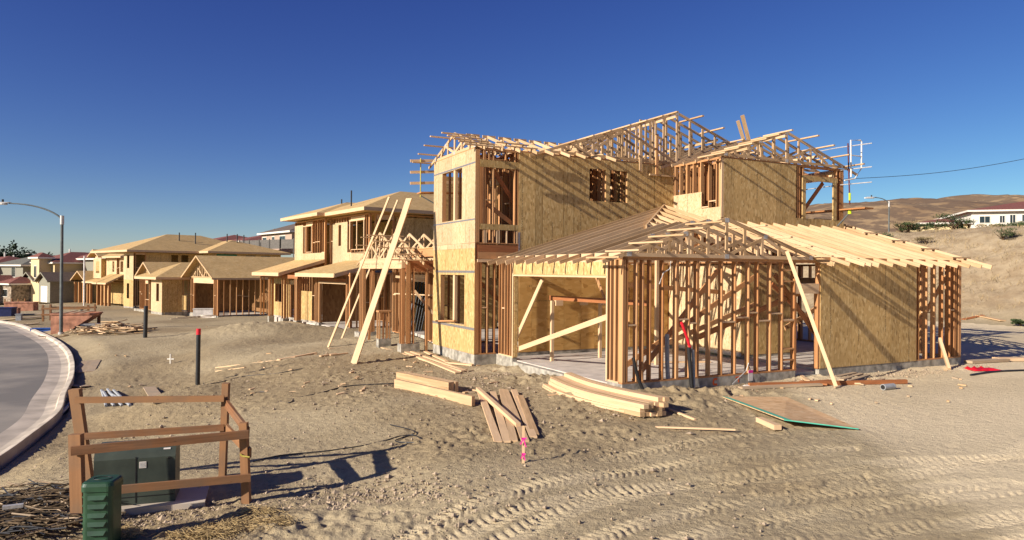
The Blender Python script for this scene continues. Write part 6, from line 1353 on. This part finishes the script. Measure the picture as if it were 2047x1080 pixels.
for px, w_, h_, lab in ((8, 5, 11, 'dark far tree at the left edge, behind the thin white pole'), (20, 4, 13, 'tallest dark far tree at left'), (36, 5, 11.5, 'round dark far tree between the white pole and the street lamp'), (48, 4, 10.5, 'narrow dark far tree left of the distant lamp'), (70, 5.5, 10.5, 'dark far tree beside the distant lamp'), (88, 3.5, 10, 'small dark far tree right of the distant lamp')):
    tree(px, 530, 180, w_*1.4, h_*.98, lab, 'leaf_dark', 700, leaf=.35)
tree(1706, 440, 58, 4.2, 2.7, 'large round green bush on the slope right behind the upper storey', 'leaf_green', 3500, 'bushes along the top of the slope', 'bush', leaf=.09)
tree(1722, 450, 57, 2.4, 1.8, 'smaller green bush below the large round one', 'leaf_green', 1400, 'bushes along the top of the slope', 'bush', leaf=.08)
for px, Y, w_, h_, mt, lab in ((1755, 62, 2.4, .9, 'leaf_green', 'low green bush left of the pale street lamp'), (1800, 64, 3.0, 1.4, 'leaf_dry', 'dry brown bush just right of the pale street lamp'), (1815, 63, 2.0, 1.2, 'leaf_green', 'green bush tucked before the dry one'), (1838, 64, 2.2, 1.1, 'leaf_green', 'small round bush midway to the white garage'), (1872, 63, 2.2, 1.4, 'leaf_green', 'leafy bush left of the yellow annexe'), (1905, 62, 3.2, 2.0, 'leaf_green', 'taller leafy shrub in front of the yellow annexe'), (1925, 63, 2.2, 1.5, 'leaf_green', 'shrub between the annexe and white garage'),
    (2012, 62, 2.6, 1.1, 'leaf_green', 'green hedge clump under the long white house, left'), (2035, 62, 2.8, 1.2, 'leaf_green', 'green hedge clump under the long white house, right'), (1975, 62, 2.2, 1.0, 'leaf_dry', 'dry shrub below the white garage')):
    tree(px, 450, Y, w_*.9, h_*.72, lab, mt, 900, 'bushes along the top of the slope', 'bush', leaf=.07)
for px, py, w_, h_, mt, lab in ((2003, 480, 1.9, .8, 'leaf_green', 'lone green bush on the open slope at right'), (1985, 590, .01, .01, 'leaf_dry', '') , (2040, 652, .9, .35, 'leaf_green', 'small green weed at the foot of the slope, right edge'), (1850, 487, 1.4, .5, 'leaf_dry', 'dry tuft high on the slope above the rafter ends')):
    if not lab: continue
    p = G(px, py); tree(px, py, p.y, w_, h_, lab, mt, 900, 'plants on the slope', 'bush', leaf=.05)
# dry grass tufts over the slope
mb = MB(); rg = random.Random(5)
for k in range(1300):
    x, y = rg.uniform(24, 62), rg.uniform(26, 66); b = bd(x, y)
    if not 1 < b < 24 or vnoise(np.array([x*.13]), np.array([y*.13]), 44)[0] < -.05: continue
    for j in range(9):
        a = rg.uniform(0, 2*pi); q = gp(x+rg.gauss(0, .35), y+rg.gauss(0, .3), 0); mb.beam(q, q+Vector((cos(a)*.12, sin(a)*.12, rg.uniform(.10, .3))), .012, .012, 'straw' if rg.random() < .4 else 'leaf_dry', r=rg.random())
mb.build('dry_grass', None, label='dry grass tufts spread over the earth slope', cat='grass', kind='stuff')
SKY, EXPO = (.8,.2,5,((1.12,.1),(1.4,.05),(1.0,-.26))), .58
build_ground()
# ------------------------------------------------------------------ light
SUN_AZ, SUN_EL = radians(34.8), radians(23.3)      # the light travels towards this compass angle
sd = bpy.data.lights.new('sun', 'SUN'); so = bpy.data.objects.new('sun', sd); COL.objects.link(so)
sd.energy = 5.0; sd.angle = radians(.53); sd.color = (1, .925, .84)
L = Vector((cos(SUN_AZ)*cos(SUN_EL), sin(SUN_AZ)*cos(SUN_EL), -sin(SUN_EL)))
so.rotation_euler = L.to_track_quat('-Z', 'Y').to_euler(); so.location = (-30, -30, 40)
w = bpy.data.worlds.new('World'); S.world = w; w.use_nodes = True
nt = w.node_tree; nt.nodes.clear()
sky = nt.nodes.new('ShaderNodeTexSky'); sky.sky_type = 'NISHITA'; sky.sun_disc = False
sky.sun_elevation = SUN_EL; tosun = -L; sky.sun_rotation = atan2(tosun.x, tosun.y)
sky.altitude = 0; sky.air_density = SKY[0]; sky.dust_density = SKY[1]; sky.ozone_density = SKY[2]
hs = nt.nodes.new('ShaderNodeHueSaturation'); hs.inputs['Saturation'].default_value = 1.15
sc_ = nt.nodes.new('ShaderNodeVectorMath'); sc_.operation = 'SCALE'; sc_.inputs[3].default_value = .1245
sp = nt.nodes.new('ShaderNodeSeparateColor'); cb = nt.nodes.new('ShaderNodeCombineColor')
nt.links.new(sky.outputs[0], hs.inputs['Color']); nt.links.new(hs.outputs[0], sc_.inputs[0]); nt.links.new(sc_.outputs[0], sp.inputs[0])
for i, (g_, c_) in enumerate(SKY[3]):           # clear dry air: deepen red and green more than blue
    pw = nt.nodes.new('ShaderNodeMath'); pw.operation = 'POWER'; pw.inputs[1].default_value = g_
    ml = nt.nodes.new('ShaderNodeMath'); ml.operation = 'MULTIPLY'; ml.inputs[1].default_value = math.exp(c_)/(.1*2**EXPO)
    nt.links.new(sp.outputs[i], pw.inputs[0]); nt.links.new(pw.outputs[0], ml.inputs[0]); nt.links.new(ml.outputs[0], cb.inputs[i])
bg = nt.nodes.new('ShaderNodeBackground'); bg.inputs[1].default_value = .1
out = nt.nodes.new('ShaderNodeOutputWorld'); nt.links.new(cb.outputs[0], bg.inputs[0]); nt.links.new(bg.outputs[0], out.inputs[0])
S.view_settings.view_transform = 'Standard'; S.view_settings.look = 'None'; S.view_settings.gamma = 1; S.view_settings.exposure = EXPO; S.view_settings.use_curve_mapping = False
S.render.engine = 'CYCLES'; S.render.resolution_x = 1024; S.render.resolution_y = 540
S.cycles.max_bounces = 6; S.cycles.diffuse_bounces = 2
